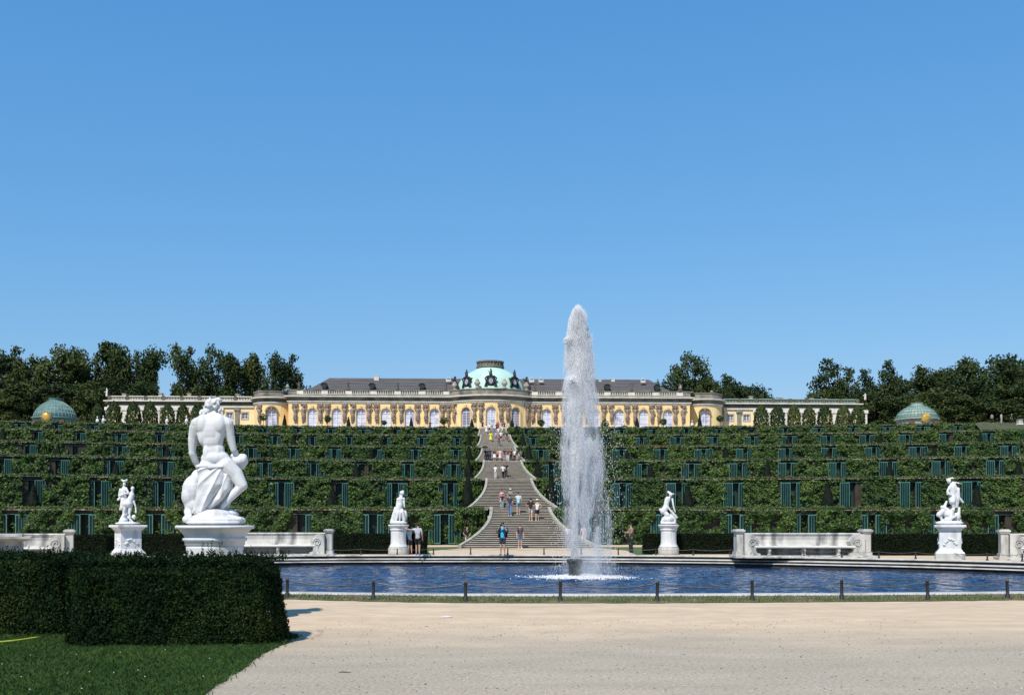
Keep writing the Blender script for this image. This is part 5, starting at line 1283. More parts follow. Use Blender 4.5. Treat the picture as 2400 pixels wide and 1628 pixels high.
# (c) figure with winged hat bending down, zoom scale 4.502 (k = 4.502*2500/60)
q = S(575, 0, 187.5, 1150)
pr_c = [E(q(575,1135), (.46,.38,.08)), E(q(597,835,-.03), (.10,.11,.125)), C(q(570,812), .05, q(630,828,-.05), .03), C(q(570,800), .035, q(590,812), .05), C(q(590,855), .05, q(575,890), .10), C(q(565,880), .14, q(545,970), .14), C(q(548,880), .07, q(530,950), .05), C(q(560,960,-.1), .06, q(600,1015,-.15), .045), C(q(615,880), .06, q(622,950,-.1), .045), C(q(622,950,-.1), .045, q(640,1020,-.15), .035),
 C(q(545,970), .17, q(520,1010), .19), C(q(520,1010), .16, q(560,1050,-.1), .12), E(q(490,995), (.09,.09,.09)), C(q(560,1040,-.1), .10, q(515,1100), .08), C(q(600,1010,-.1), .07, q(655,1075,-.1), .08), E(q(575,1095), (.30,.28,.22)), C(q(610,1040), .10, q(640,1110), .10), C(q(520,1090), .10, q(505,1130), .10), C(q(655,1080,-.1), .04, q(668,1072,-.1), .03), C(q(560,1060), .18, q(600,1120), .18)]
round_ped('pedestal', 1567, 60, 'round white pedestal of the bending figure with a winged hat, right of the fountain')
small_statue(1567, 60, 1.68, 'white marble bending figure with a winged hat on the right round pedestal', pr_c, .018)
# (d) tall group with child, zoom scale 4.502 (k = 4.502*50)
q = S(1455, 0, 225, 1115)
pr_d = [E(q(1455,1095), (.66,.45,.13)), E(q(1450,655,0), (.10,.10,.11)), C(q(1430,640), .05, q(1490,618), .035), C(q(1460,625), .035, q(1500,625), .03), C(q(1470,680), .05, q(1485,720), .12), C(q(1485,715), .15, q(1490,800), .15), C(q(1490,665), .04, q(1560,675), .035), C(q(1500,670), .06, q(1530,750), .10), C(q(1460,710), .06, q(1425,760,-.1), .05), C(q(1425,770,-.1), .06, q(1455,800,-.15), .05), E(q(1432,790,-.1), (.08,.08,.06)),
 C(q(1545,740), .10, q(1545,830), .10), C(q(1490,820), .18, q(1475,870,-.1), .15), C(q(1475,860,-.1), .10, q(1492,940,-.1), .06), C(q(1530,840), .14, q(1530,920), .09), C(q(1560,830), .07, q(1600,875), .05), C(q(1500,930), .08, q(1490,960), .10), C(q(1425,870), .05, q(1385,970), .10), C(q(1385,970), .13, q(1340,1010), .11), C(q(1340,990), .07, q(1375,1060), .06), C(q(1380,930), .10, q(1430,960), .12), E(q(1450,1000), (.28,.22,.22)), E(q(1530,1030), (.2,.2,.2)), C(q(1440,1060,-.2), .06, q(1500,1020,-.25), .06), C(q(1560,940), .06, q(1555,1010), .08),
 E(q(1420,1060,-.1), (.16,.2,.1)), E(q(1480,960,-.15), (.09,.09,.10)), C(q(1470,985,-.15), .07, q(1450,1040,-.2), .08), C(q(1520,1060), .08, q(1570,1070), .08)]
square_ped(2226, 50, -.38, 'square white pedestal under the figure group at right')
small_statue(2225, 50, 1.66, 'white marble group of a tall figure with a crouching companion on the right square pedestal', pr_d)
M_shadeped = mat('shade_grey_marble', (.36,.355,.34), (.22,.22,.21), scale=2, rough=.8)  # shaft colour greyed to carry the shade on the pedestal's face
# near pedestal at the left edge
x, y = at(0, 20.0); r = empty('pedestal', (x-.06, y, 0), .35, 'bare square marble pedestal with shade-grey shaft at the left edge behind the hedge', 'pedestal', None, 1)
q2 = sqrt(2)
for nm, pf, m in (('base', [(.5,0),(.5,.3)], M_bench), ('shaft', [(.44,.301),(.44,1.26)], M_shadeped), ('moulding', [(.45,1.261),(.44,1.31),(.44,1.35)], M_bench), ('cap', [(.50,1.351),(.60,1.40),(.60,1.44)], M_bench), ('top_slab', [(.45,1.441),(.45,1.485)], M_bench)):
    g = G(); g.lathe([(a*q2, z) for a, z in pf], 4, rot=pi/4); ob(nm, g.mesh(nm, m), r)
# ================================================================== fountain
M_spray = bpy.data.materials.new('white_spray'); M_spray.use_nodes = True
def spray_nodes(m, alpha, tl=.35):
    nt = m.node_tree; nt.nodes.clear(); L = nt.links.new
    out = nn(nt, 'ShaderNodeOutputMaterial'); d = nn(nt, 'ShaderNodeBsdfDiffuse'); t = nn(nt, 'ShaderNodeBsdfTranslucent'); tr = nn(nt, 'ShaderNodeBsdfTransparent')
    for q_ in (d, t): q_.inputs[0].default_value = (.93,.94,.95,1)
    m1 = nn(nt, 'ShaderNodeMixShader'); m1.inputs[0].default_value = tl; L(d.outputs[0], m1.inputs[1]); L(t.outputs[0], m1.inputs[2])
    m2 = nn(nt, 'ShaderNodeMixShader'); m2.inputs[0].default_value = alpha; L(tr.outputs[0], m2.inputs[1]); L(m1.outputs[0], m2.inputs[2]); L(m2.outputs[0], out.inputs[0])
spray_nodes(M_spray, .28)
M_foam = bpy.data.materials.new('foam'); M_foam.use_nodes = True; spray_nodes(M_foam, .95, .2)
M_mist = bpy.data.materials.new('fine_mist'); M_mist.use_nodes = True; spray_nodes(M_mist, .16)
fx_, fy_ = at(1347, 43.3); ZW_ = -.47
fo = empty('fountain_jet', (fx_, fy_, ZW_), 0, 'tall white water jet rising from a dark nozzle in the middle of the basin', 'fountain')
g = G(); g.lathe([(.30,-.3),(.27,0),(.24,.3),(.27,.55),(.33,.62),(.33,.74),(.25,.76),(.12,.70)], 20); rs = np.random.default_rng(1)
ob('nozzle', g.mesh('nozzle', mat('wet_dark_stone', (.035,.04,.035), (.015,.02,.018), scale=4, rough=.3, bump=.8, bdist=.03), True), fo)
def streaks(P, Ls, R, rng, ang=.12):
    """small elongated octahedra"""
    n = len(P); D = np.stack([rng.normal(0, ang, n), rng.normal(0, ang, n), np.ones(n)], 1); D /= np.linalg.norm(D, axis=1)[:, None]
    A = np.cross(D, rng.normal(0, 1, (n, 3))); A /= np.linalg.norm(A, axis=1)[:, None]; B = np.cross(D, A)
    L_ = Ls[:, None]; r_ = R[:, None]; V = np.empty((n, 5, 3)); V[:, 0] = P-D*L_/2; V[:, 1] = P+D*L_/2
    for k in range(3): V[:, 2+k] = P+(A*cos(2*pi*k/3)+B*sin(2*pi*k/3))*r_
    Fb = np.array([(0,3,2),(0,4,3),(0,2,4),(1,2,3),(1,3,4),(1,4,2)]); Fs = (np.arange(n)[:, None, None]*5+Fb[None]).reshape(-1, 3)
    return V.reshape(-1, 3), Fs
def spray_obj(name, P, Ls, R, m, rng, ang=.12, parent=fo):
    V, Fs = streaks(P, Ls, R, rng, ang); return ob(name, fastmesh(name, m, V, Fs, 3), parent)
rng = np.random.default_rng(12)
PXM = F/43.3   # px per metre at the jet
def axx(h): return -.02+ (h/10.9)*.13          # lean of the axis
HJ = 10.95
# central rising column: narrow low down, broad near the top
n = 36000; h = HJ*(1-rng.uniform(0, 1, n)**1.25*.98); f = h/HJ
wcore = np.interp(f, [0,.2,.45,.62,.75,.88,.95,.985,1.0], [.12,.13,.17,.24,.34,.36,.30,.22,.10])
cxc = np.interp(f, [0,.3,.6,.8,1], [-.02,.0,.08,.15,.14])
a = rng.uniform(0, 2*pi, n); rr_n = np.abs(rng.normal(0, .5, n)).clip(0, 1.35)
P = np.stack([cxc+np.cos(a)*rr_n*wcore, np.sin(a)*rr_n*wcore, h+.6*0], 1)
spray_obj('water_column', P, rng.uniform(.08, .34, n), rng.uniform(.004, .012, n), M_spray, rng, .07)
# billowing crest
n = 16000; cl = rng.uniform(0, 1, (36, 3)); hz_ = HJ-.15-np.abs(rng.normal(0, .95, 36)); sg_ = np.interp(HJ-hz_, [0,.3,1,2.5], [.03,.09,.17,.24]); cc = np.stack([.16+rng.normal(0, 1, 36)*sg_, rng.normal(0, 1, 36)*sg_, hz_], 1)
k = rng.integers(0, 36, n); q_ = rng.normal(0, 1, (n, 3)); q_ /= np.linalg.norm(q_, axis=1)[:, None]
P = cc[k]+q_*rng.uniform(.05, .20, n)[:, None]
P[:, 0] = .15+(P[:, 0]-.15)*np.interp(P[:, 2]/HJ, [.8,.93,1.0,1.02], [1.25,1.0,.75,.5])
spray_obj('crest', P, rng.uniform(.03, .10, n), rng.uniform(.007, .018, n), M_foam, rng, .8)
n = 26000; f = .42+.57*rng.uniform(0, 1, n)**.8; wc_ = np.interp(f, [.4,.62,.75,.88,.95,.985,1.0], [.12,.20,.27,.29,.24,.15,.07]); a = rng.uniform(0, 2*pi, n); rr_n = np.abs(rng.normal(0, .55, n)).clip(0, 1.35)
P = np.stack([np.interp(f, [0,.3,.6,.8,1], [-.02,.0,.08,.15,.14])+np.cos(a)*rr_n*wc_, np.sin(a)*rr_n*wc_, f*HJ], 1)
spray_obj('white_core', P, rng.uniform(.06, .26, n), rng.uniform(.006, .015, n), M_foam, rng, .12)
# falling curtain drifting to the right
n = 80000; f = rng.uniform(0, 1, n)**.68; h = HJ*.99*f
lft = np.interp(f, [0,.2,.5,.7,.85,.97,1], [-.50,-.56,-.60,-.52,-.42,-.22,-.05]); rgt = np.interp(f, [0,.2,.4,.6,.75,.9,.97,1], [1.75,1.55,1.25,1.05,.92,.70,.5,.25])
u = rng.beta(1.5, 1.6, n); P = np.stack([lft+(rgt-lft)*u, rng.normal(0, .32, n), h], 1)
# cluster into wisps
wis = np.array([noise.noise((p[0]*2.2, p[1]*1.0, p[2]*.55))+.5*noise.noise((p[0]*6, 0, p[2]*1.6)) for p in P]); P = P[wis > -.16+.10*(1-P[:, 2]/HJ)]
n = len(P); spray_obj('falling_spray', P, rng.uniform(.08, .36, n), rng.uniform(.0025, .0065, n), M_spray, rng, .07)
# stray bright droplets low right / left
n = 1500; f = rng.uniform(0, .58, n); P = np.stack([np.where(rng.uniform(0,1,n) < .72, rng.normal(1.15, .42, n), rng.normal(-.62, .22, n)), rng.normal(0, .4, n), f*HJ], 1)
spray_obj('droplets', P, rng.uniform(.04, .13, n), rng.uniform(.005, .011, n), M_foam, rng, .35)
# fine white mist: an uneven volume inside the plume
M_vol = bpy.data.materials.new('water_mist'); M_vol.use_nodes = True
def vol_nodes():
    nt = M_vol.node_tree; nt.nodes.clear(); L = nt.links.new
    out = nn(nt, 'ShaderNodeOutputMaterial'); pv = nn(nt, 'ShaderNodeVolumePrincipled'); L(pv.outputs[0], out.inputs['Volume'])
    pv.inputs['Color'].default_value = (.985,.99,1,1); pv.inputs['Anisotropy'].default_value = .0
    tc = nn(nt, 'ShaderNodeTexCoord'); sp = nn(nt, 'ShaderNodeSeparateXYZ'); L(tc.outputs['Object'], sp.inputs[0])
    def M(op, a, b_=None, c_=None):
        n = nn(nt, 'ShaderNodeMath', operation=op)
        for i, v in enumerate((a, b_, c_)):
            if v is None: continue
            if isinstance(v, (int, float)): n.inputs[i].default_value = v
            else: L(v, n.inputs[i])
        return n.outputs[0]
    def curve(src, pts):
        fc = nn(nt, 'ShaderNodeFloatCurve'); cv = fc.mapping.curves[0]
        mx = max(p[1] for p in pts); cv.points[0].location = (pts[0][0], pts[0][1]/mx); cv.points[1].location = (pts[-1][0], pts[-1][1]/mx)
        for p in pts[1:-1]: cv.points.new(p[0], p[1]/mx)
        for p in cv.points: p.handle_type = 'VECTOR'
        fc.mapping.update(); L(src, fc.inputs['Value']); return M('MULTIPLY', fc.outputs[0], mx)
    zf = M('DIVIDE', sp.outputs['Z'], HJ)
    def blobn(cx_, w_, dens, nsc, lo, hi, stretch):
        u = M('DIVIDE', M('SUBTRACT', sp.outputs['X'], cx_), w_); v = M('DIVIDE', sp.outputs['Y'], w_)
        r = M('SQRT', M('ADD', M('MULTIPLY', u, u), M('MULTIPLY', v, v)))
        f = nn(nt, 'ShaderNodeMapRange'); f.inputs[1].default_value = .35; f.inputs[2].default_value = 1; f.inputs[3].default_value = 1; f.inputs[4].default_value = 0; L(r, f.inputs[0])
        mp = nn(nt, 'ShaderNodeMapping'); mp.inputs['Scale'].default_value = stretch; L(tc.outputs['Object'], mp.inputs[0])
        no = nn(nt, 'ShaderNodeTexNoise'); no.inputs['Scale'].default_value = nsc; no.inputs['Detail'].default_value = 4; L(mp.outputs[0], no.inputs[0])
        g_ = nn(nt, 'ShaderNodeMapRange'); g_.inputs[1].default_value = lo; g_.inputs[2].default_value = hi; g_.inputs[3].default_value = .0; L(no.outputs['Fac'], g_.inputs[0])
        return M('MULTIPLY', M('MULTIPLY', f.outputs[0], g_.outputs[0]), dens)
    c1 = curve(zf, [(0,.52),(.5,.53),(.75,.62),(1,.64)]); c1 = M('SUBTRACT', c1, .52)
    core = blobn(c1, curve(zf, [(0,.14),(.3,.17),(.5,.26),(.7,.46),(.88,.50),(.96,.38),(1,.16)]), curve(zf, [(0,9),(.4,9),(.6,9),(.8,12),(.9,14),(1,16)]), 3.2, .28, .55, (1,1,.35))
    c2 = M('SUBTRACT', curve(zf, [(0,1.0),(.4,.85),(.7,.72),(1,.62)]), .5)
    hal = blobn(c2, curve(zf, [(0,1.15),(.3,1.0),(.6,.82),(.85,.55),(1,.22)]), curve(zf, [(0,.6),(.3,.65),(.55,1.3),(.8,3.2),(1,3.0)]), 2.0, .36, .66, (1,1,.3))
    L(M('ADD', core, hal), pv.inputs['Density'])
vol_nodes()
g = G(); pf_ = [(1.15,.02),(1.12,1.5),(1.02,3.6),(.9,5.6),(.78,7.5),(.66,9.2),(.45,10.5),(.15,10.95)]
V = []; K = 20
for r_, z_ in pf_:
    cxx = .5-.036*z_
    for i in range(K): V.append((cxx+r_*cos(2*pi*i/K), r_*sin(2*pi*i/K), z_))
g.add(V, [(j*K+i, j*K+(i+1) % K, (j+1)*K+(i+1) % K, (j+1)*K+i) for j in range(len(pf_)-1) for i in range(K)]+[tuple(reversed(range(K))), tuple((len(pf_)-1)*K+i for i in range(K))])
ob('mist', g.mesh('mist', M_vol), fo)
# splash ring on the water
n = 11000; a = rng.uniform(0, 2*pi, n); R_ = np.abs(rng.normal(0, .62, n)); P = np.stack([.38+np.cos(a)*R_*1.35, np.sin(a)*R_*1.2+.1, np.abs(rng.normal(0, .030, n))*(1.8-R_).clip(.2, 2)+.0], 1)
spray_obj('splash', P, rng.uniform(.03, .10, n), rng.uniform(.012, .03, n), M_foam, rng, .9)
n = 1500; P = np.stack([rng.normal(.50, .75, n), rng.normal(.15, .5, n), np.abs(rng.normal(0, .45, n))], 1); spray_obj('splash_drops', P, rng.uniform(.03, .09, n), rng.uniform(.004, .010, n), M_spray, rng, .3)
# ================================================================== people
SKIN = mat('skin', (.50,.30,.21), (.42,.25,.17), scale=6, rough=.55)
def skin_obj(name, V, E, R, m, parent, sub=1):
    me = bpy.data.meshes.new(name); me.from_pydata(V, E, []); me.materials.append(m)
    o = ob(name, me, parent); md = o.modifiers.new('Skin', 'SKIN'); md.use_smooth_shade = True
    sv = me.skin_vertices[0].data
    for i, r in enumerate(R): sv[i].radius = r if hasattr(r, '__len__') else (r, r); sv[i].use_root = (i == 0)
    if sub: s = o.modifiers.new('Subdivision', 'SUBSURF'); s.levels = sub; s.render_levels = sub
    return o
HAIRC = {'dark': (.025,.018,.014), 'brown': (.10,.06,.035), 'blond': (.35,.25,.12), 'grey': (.3,.29,.28)}
def person(x, y, z, h, rz, label, top, bottom, legs='shorts', arms='down', hair='dark', stride=.0, hat=None, dress=None, shoes=(.6,.6,.6), pack=None, sleeves='short', lean=0.0, detail=True, group='visitors', jacket=None):
    s = h/1.72; root = empty('person', (x, y, z), rz, label, 'person', group, s)
    Sx = .17; hp = .085
    ld = lean
    def up(z_, yy=0.0): return (0, yy-ld*max(0, z_-.95), z_)
    V = [up(.95), up(1.12), up(1.32, .0), up(1.44, .01), up(1.53, -.005), up(1.62, -.02), up(1.66, -.01)]
    R = [(.125,.10), (.115,.085), (.14,.095), (.07,.06), (.047,.047), (.066,.082), (.064,.078)]
    E = [(0,1),(1,2),(2,3),(3,4),(4,5),(5,6)]
    def add(p, r, par): V.append(p); R.append(r); E.append((par, len(V)-1)); return len(V)-1
    hands = []
    for sd in (-1, 1):
        sh = (sd*Sx, up(1.40)[1], 1.40); a = add(sh, .058, 2)
        mode = arms if isinstance(arms, str) else arms[0 if sd < 0 else 1]
        if mode == 'down': el = (sd*.235, sh[1]+.03, 1.13); wr = (sd*.245, sh[1]-.05, .88)
        elif mode == 'photo': el = (sd*.26, sh[1]-.13, 1.22); wr = (sd*.08, sh[1]-.30, 1.52)
        elif mode == 'hip': el = (sd*.36, sh[1]+.05, 1.18); wr = (sd*.20, sh[1]-.07, 1.02)
        elif mode == 'fwd': el = (sd*.22, sh[1]-.10, 1.17); wr = (sd*.12, sh[1]-.33, 1.22)
        elif mode == 'out': el = (sd*.42, sh[1]-.10, 1.36); wr = (sd*.64, sh[1]-.18, 1.42)
        elif mode == 'up': el = (sd*.27, sh[1]-.08, 1.55); wr = (sd*.16, sh[1]-.06, 1.82)
        b_ = add(el, .043, a); c_ = add(wr, .030, b_); d_ = Vector(wr)-Vector(el); d_.normalize()
        hb = Vector(wr)+d_*.06; hd_ = add(tuple(hb), (.036,.022), c_)
        hands.append((hb, d_))
        if detail:
            sidev = d_.cross(Vector((0,1,0))); sidev = sidev.normalized() if sidev.length > .1 else Vector((1,0,0))
            for i in range(4):
                off = sidev*(-.027+.018*i); L_ = (.055,.066,.060,.046)[i]
                p1 = hb+off+d_*.035; k1 = add(tuple(p1), .0095, hd_); add(tuple(p1+d_*L_*.8+Vector((0,-.012,0))), .008, k1)
            add(tuple(hb+sidev*.045+d_*.01+Vector((0,-.01,0))), .010, hd_)
    feet = []
    for sd in (-1, 1):
        st_ = stride*sd; a = add((sd*hp, 0, .88), (.088,.088), 0)
        k_ = add((sd*.095, -st_*.25-.015, .49), .058, a); an = add((sd*.10, st_*-.35+.03, .09), .038, k_); ft = add((sd*.115, st_*-.35-.11, .035), (.036,.026), an); feet.append((an, ft, k_, a))
    skin_obj('body', V, E, R, SKIN, root)
    # face + ears
    hd0 = Vector(up(1.62, -.02))
    g = G(); g.ell(hd0+Vector((0,-.085,-.005)), (.013,.018,.022), 8, 6)
    for e_ in (-1, 1): g.ell(hd0+Vector((e_*.075,.005,0)), (.012,.018,.028), 8, 6)
    ob('face', g.mesh('face', SKIN, True), root)
    g = G()
    for e_ in (-1, 1): g.ell(hd0+Vector((e_*.028,-.074,.018)), (.011,.008,.007), 8, 5)
    g.ell(hd0+Vector((0,-.078,-.045)), (.022,.008,.006), 8, 5); ob('features', g.mesh('features', flat((.10,.04,.03)), True), root)
    hm = flat(HAIRC[hair]); g = G(); g.ell(hd0+Vector((0,.022,.035)), (.083,.088,.085), 12, 8)
    if dress or hair in ('blond',): g.ell(hd0+Vector((0,.06,-.06)), (.075,.045,.13), 10, 8)
    ob('hair', g.mesh('hair', hm, True), root)
    if hat:
        g = G(); g.lathe([(.15,0),(.15,.012),(.09,.02),(.086,.085),(.05,.11),(0.001,.115)], 16, tuple(hd0+Vector((0,0,.055)))); ob('hat', g.mesh('hat', flat(hat), True), root)
    # shirt
    tv = [V[0], V[1], V[2], (0, V[3][1], 1.45)]; tr = [(.150,.118), (.140,.108), (.165,.118), (.085,.075)]; te = [(0,1),(1,2),(2,3)]
    tv[0] = (0, tv[0][1], .83)
    for i, sd in enumerate((-1, 1)):
        sh = Vector(V[7+i*(4 if not detail else 4+9)]) if False else Vector((sd*Sx, V[2][1], 1.40))
        j = [k for k in range(len(V)) if (Vector(V[k])-sh).length < 1e-3 or abs(V[k][0]-sh.x) < 1e-6 and abs(V[k][2]-1.40) < 1e-6][0]
        el = Vector(V[j+1]); wr = Vector(V[j+2]); tv.append(tuple(sh)); tr.append(.076); te.append((2, len(tv)-1))
        if sleeves == 'none': continue
        t_ = .75 if sleeves == 'short' else 1.0
        tv.append(tuple(sh.lerp(el, t_))); tr.append(.062); te.append((len(tv)-2, len(tv)-1))
        if sleeves == 'long': tv.append(tuple(el.lerp(wr, .92))); tr.append(.046); te.append((len(tv)-2, len(tv)-1))
    skin_obj('shirt' if not dress else 'bodice', tv, te, tr, flat(dress or top), root)
    if jacket:
        for sd in (-1, 1):
            g = G(); g.tube([(sd*.10,-.09,1.44),(sd*.15,-.125,1.25),(sd*.17,-.12,.98)], [.04,.055,.06], 8); g.tube([(sd*.14,.02,1.42),(sd*.19,.03,1.2),(sd*.19,.03,.92)], [.05,.06,.07], 8); g.tube([(sd*Sx,0,1.41),(sd*.30,-.09,1.2)], [.075,.06], 8); ob('jacket', g.mesh('jacket', flat(jacket), True), root)
    # lower garment
    if dress or legs == 'skirt':
        ln = .45 if dress else .52
        g = G(); n_ = 20; pf = [(.13,1.02),(.16,.9),(.20,.7),(.245,ln)]
        Vv = []
        for r_, z_ in pf:
            for i in range(n_): a = 2*pi*i/n_; q_ = r_*(1+.06*cos(a*5)*(1.02-z_)*1.6); Vv.append((q_*cos(a), q_*sin(a)*.8, z_))
        g.add(Vv, [(j*n_+i, j*n_+(i+1) % n_, (j+1)*n_+(i+1) % n_, (j+1)*n_+i) for j in range(3) for i in range(n_)]); ob('skirt', g.mesh('skirt', flat(dress or bottom), True), root)
    else:
        lv_ = [(V[0][0], V[0][1], 1.0)]; lr = [(.142,.115)]; le = []
        for an, ft, k_, a in feet:
            lv_.append(V[a]); lr.append(.105); le.append((0, len(lv_)-1)); A = Vector(V[a]); K = Vector(V[k_]); N_ = Vector(V[an])
            if legs == 'shorts': lv_.append(tuple(A.lerp(K, .85))); lr.append(.09); le.append((len(lv_)-2, len(lv_)-1))
            else: lv_.append(tuple(K)); lr.append(.074); le.append((len(lv_)-2, len(lv_)-1)); lv_.append(tuple(N_)); lr.append(.060); le.append((len(lv_)-2, len(lv_)-1))
        skin_obj('shorts' if legs == 'shorts' else 'trousers', lv_, le, lr, flat(bottom), root)
    for an, ft, k_, a in feet:
        g = G(); A = Vector(V[an]); T = Vector(V[ft]); g.cap((A.x, A.y+.01, .045), .045, (T.x, T.y, .035), .038, 8); ob('shoe', g.mesh('shoe', flat(shoes), True), root)
    if pack:
        g = G(); g.ell((0, .17, 1.22), (.15,.10,.23), 12, 8)
        for e_ in (-1, 1): g.tube([(e_*.11,.1,1.42),(e_*.12,-.02,1.48),(e_*.12,-.12,1.36),(e_*.13,-.11,1.15),(e_*.13,.08,1.05)], .018, 6)
        ob('backpack', g.mesh('backpack', flat(pack), True), root)
    return root, hands
def stair_spot(px, py):
    best = None
    for k, (a, b_, z0, z1) in enumerate(FL):
        for i in range(NS):
            Y = a+(b_-a)*(i+.55)/NS; z = z0+(z1-z0)*(i+1)/NS
            X, d = onY(px, Y); yy = proj(X, Y, z)[1]
            if best is None or abs(yy-py) < best[0]: best = (abs(yy-py), X, Y, z, d)
    return best[1:]
W_, K_, GR = (.75,.75,.75), (.02,.02,.022), (.25,.25,.26)
AW, TO = pi, 0.0        # facing away / towards the camera
stair_people = [
 # px, feet y, height, facing, label, kwargs
 (1244,1219,1.82,AW,'person in black t-shirt and pale grey shorts climbing the lowest flight',dict(top=K_,bottom=(.45,.44,.42),stride=.5,pack=None)),
 (1259,1219,1.72,AW,'person in white sleeveless top, black shorts and white cap on the lowest flight',dict(top=W_,bottom=K_,stride=-.5,hat=(.7,.7,.68),sleeves='none')),
 (1195,1209,1.74,AW,'person in navy t-shirt and blue jeans climbing the lowest flight',dict(top=(.03,.045,.09),bottom=(.13,.20,.36),legs='long',stride=.4)),
 (1215,1203,1.80,AW,'person in pale blue t-shirt and blue shorts climbing the lowest flight',dict(top=(.50,.66,.72),bottom=(.12,.28,.38),stride=-.4,hair='brown')),
 (1177,1191,1.40,AW,'child in black t-shirt and turquoise trousers on the stairs in front of the pink dress',dict(top=K_,bottom=(.20,.42,.42),legs='long',stride=.3)),
 (1176,1187,1.66,TO,'woman in long pink dress coming down the stairs behind a child in black',dict(top=(.7,.35,.38),bottom=K_,dress=(.72,.36,.38),hair='brown')),
 (1196,1187,1.72,TO,'person in grey-brown top and pale cap coming down just above the second landing',dict(top=(.30,.28,.24),bottom=GR,hat=(.7,.68,.62))),
 (1161,1122,1.66,AW,'person all in white climbing the second flight, left of a pair',dict(top=W_,bottom=(.6,.58,.55),stride=.3,legs='long')),
 (1179,1122,1.72,AW,'person in white shirt and black trousers climbing the second flight',dict(top=W_,bottom=K_,legs='long',stride=-.3,hair='brown')),
 (1186,1118,1.80,TO,'person in black shirt and dark trousers coming down the third flight',dict(top=K_,bottom=(.05,.05,.06),legs='long')),
 (1148,1080,1.78,AW,'person in navy shirt and trousers at the left of the crowd on the middle landing',dict(top=(.03,.04,.12),bottom=(.02,.03,.07),legs='long')),
 (1159,1080,1.70,TO,'person in black top and white skirt among the crowd on the middle landing',dict(top=K_,bottom=W_,legs='skirt')),
 (1172,1080,1.66,TO,'woman in pale pink dress in the middle of the crowd on the middle landing',dict(top=W_,bottom=W_,dress=(.70,.55,.55),hair='brown')),
 (1183,1080,1.76,AW,'person in black top and pink trousers on the middle landing',dict(top=K_,bottom=(.45,.28,.32),legs='long')),
 (1190,1081,1.60,TO,'person in dark red top and white trousers on the middle landing',dict(top=(.16,.04,.05),bottom=W_,legs='long')),
 (1198,1080,1.74,AW,'person in dark brown top and dark trousers on the middle landing',dict(top=(.06,.035,.03),bottom=K_,legs='long')),
 (1206,1080,1.62,AW,'person in white t-shirt and dark trousers at the right of the crowd',dict(top=W_,bottom=K_,legs='long',hair='grey')),
 (1220,1079,1.45,AW,'person in grey-blue shirt by the kerb at the right end of the crowd',dict(top=(.16,.18,.24),bottom=(.10,.10,.14),legs='long')),
 (1150,1036,1.70,AW,'woman in bright yellow dress climbing the fifth flight',dict(top=(.8,.7,.05),bottom=K_,dress=(.80,.74,.04),hair='brown')),
 (1162,1036,1.78,AW,'person in lavender-grey shirt climbing beside the yellow dress',dict(top=(.38,.35,.45),bottom=(.18,.2,.28))),
 (1174,1035,1.72,AW,'person in white top and dark shorts climbing the fifth flight, right of the lavender shirt',dict(top=W_,bottom=(.06,.04,.06),hat=(.6,.4,.38))),
 (1188,1037,1.84,TO,'person in black with a purple skirt coming down at the right kerb',dict(top=K_,bottom=(.14,.08,.14),legs='skirt')),
 (1140,1017,1.74,AW,'woman in long white dress climbing the topmost flight',dict(top=W_,bottom=W_,dress=(.75,.73,.72))),
 (1147,1014,1.70,AW,'person in white t-shirt and black shorts climbing the topmost flight',dict(top=W_,bottom=K_)),
 (1153,1009,1.7,TO,'person in pale shirt coming down the topmost flight in the middle',dict(top=(.6,.6,.62),bottom=GR)),
 (1177,1010,1.66,TO,'person in dark top and white trousers coming down the topmost flight, right',dict(top=(.1,.08,.1),bottom=W_,legs='long')),
 (1170,1046,1.7,AW,'person in maroon top and jeans on the lower steps of the fifth flight',dict(top=(.2,.04,.05),bottom=(.1,.14,.25),legs='long')),
 (1166,1078,1.5,AW,'child in orange top on the middle landing beside the pink dress',dict(top=(.6,.25,.08),bottom=K_)),
 (1157,1026,1.7,AW,'person in blue shirt and beige trousers near the top of the fifth flight',dict(top=(.1,.2,.45),bottom=(.4,.33,.22),legs='long')),
 (1168,1024,1.6,TO,'child in white top and pink shorts near the top of the fifth flight',dict(top=W_,bottom=(.6,.25,.3))),
 (1181,1028,1.72,AW,'person in green top and black trousers near the top of the fifth flight',dict(top=(.08,.2,.08),bottom=K_,legs='long')),
 (1143,1079,1.6,AW,'person in grey hoodie at the left of the middle landing, beside the umbrella',dict(top=(.2,.2,.22),bottom=K_,legs='long')),
 (1212,1080,1.7,TO,'person in black top and beige shorts at the right of the middle landing',dict(top=K_,bottom=(.45,.38,.27))),
 (1164,1012,1.74,AW,'person in dark purple top climbing the topmost flight',dict(top=(.08,.04,.08),bottom=K_)),
]
for i, (px, py, h, rz, lab, kw) in enumerate(stair_people):
    X, Y, z, d = stair_spot(px, py); kw = dict(kw); kw.setdefault('arms', random.choice(['down', 'down', 'hip', ('down', 'fwd')]))
    person(X, Y, z, h, rz+random.uniform(-.25, .25), lab, detail=d < 100, group='visitors on the stairs', **kw)
# umbrella on the landing
X, Y, z, d = stair_spot(1138, 1080)
person(X, Y, z, 1.7, AW+.3, 'person in dark clothes holding a black umbrella at the left kerb of the middle landing', top=K_, bottom=K_, legs='long', arms=('down','fwd'), detail=False, group='visitors on the stairs')
g = G(); g.lathe([(0.001,.26),(.18,.24),(.36,.16),(.52,.0),(.50,-.01),(.35,.13),(.17,.21),(.001,.23)], 10, (-.15,-.1,1.85)); g.tube([(-.15,-.1,1.15),(-.15,-.1,2.05)], .014, 6)
tag(ob('umbrella', g.mesh('umbrella', flat(K_), True), None, (X, Y, z), .2), 'open black umbrella at the left kerb of the middle landing', 'umbrella')
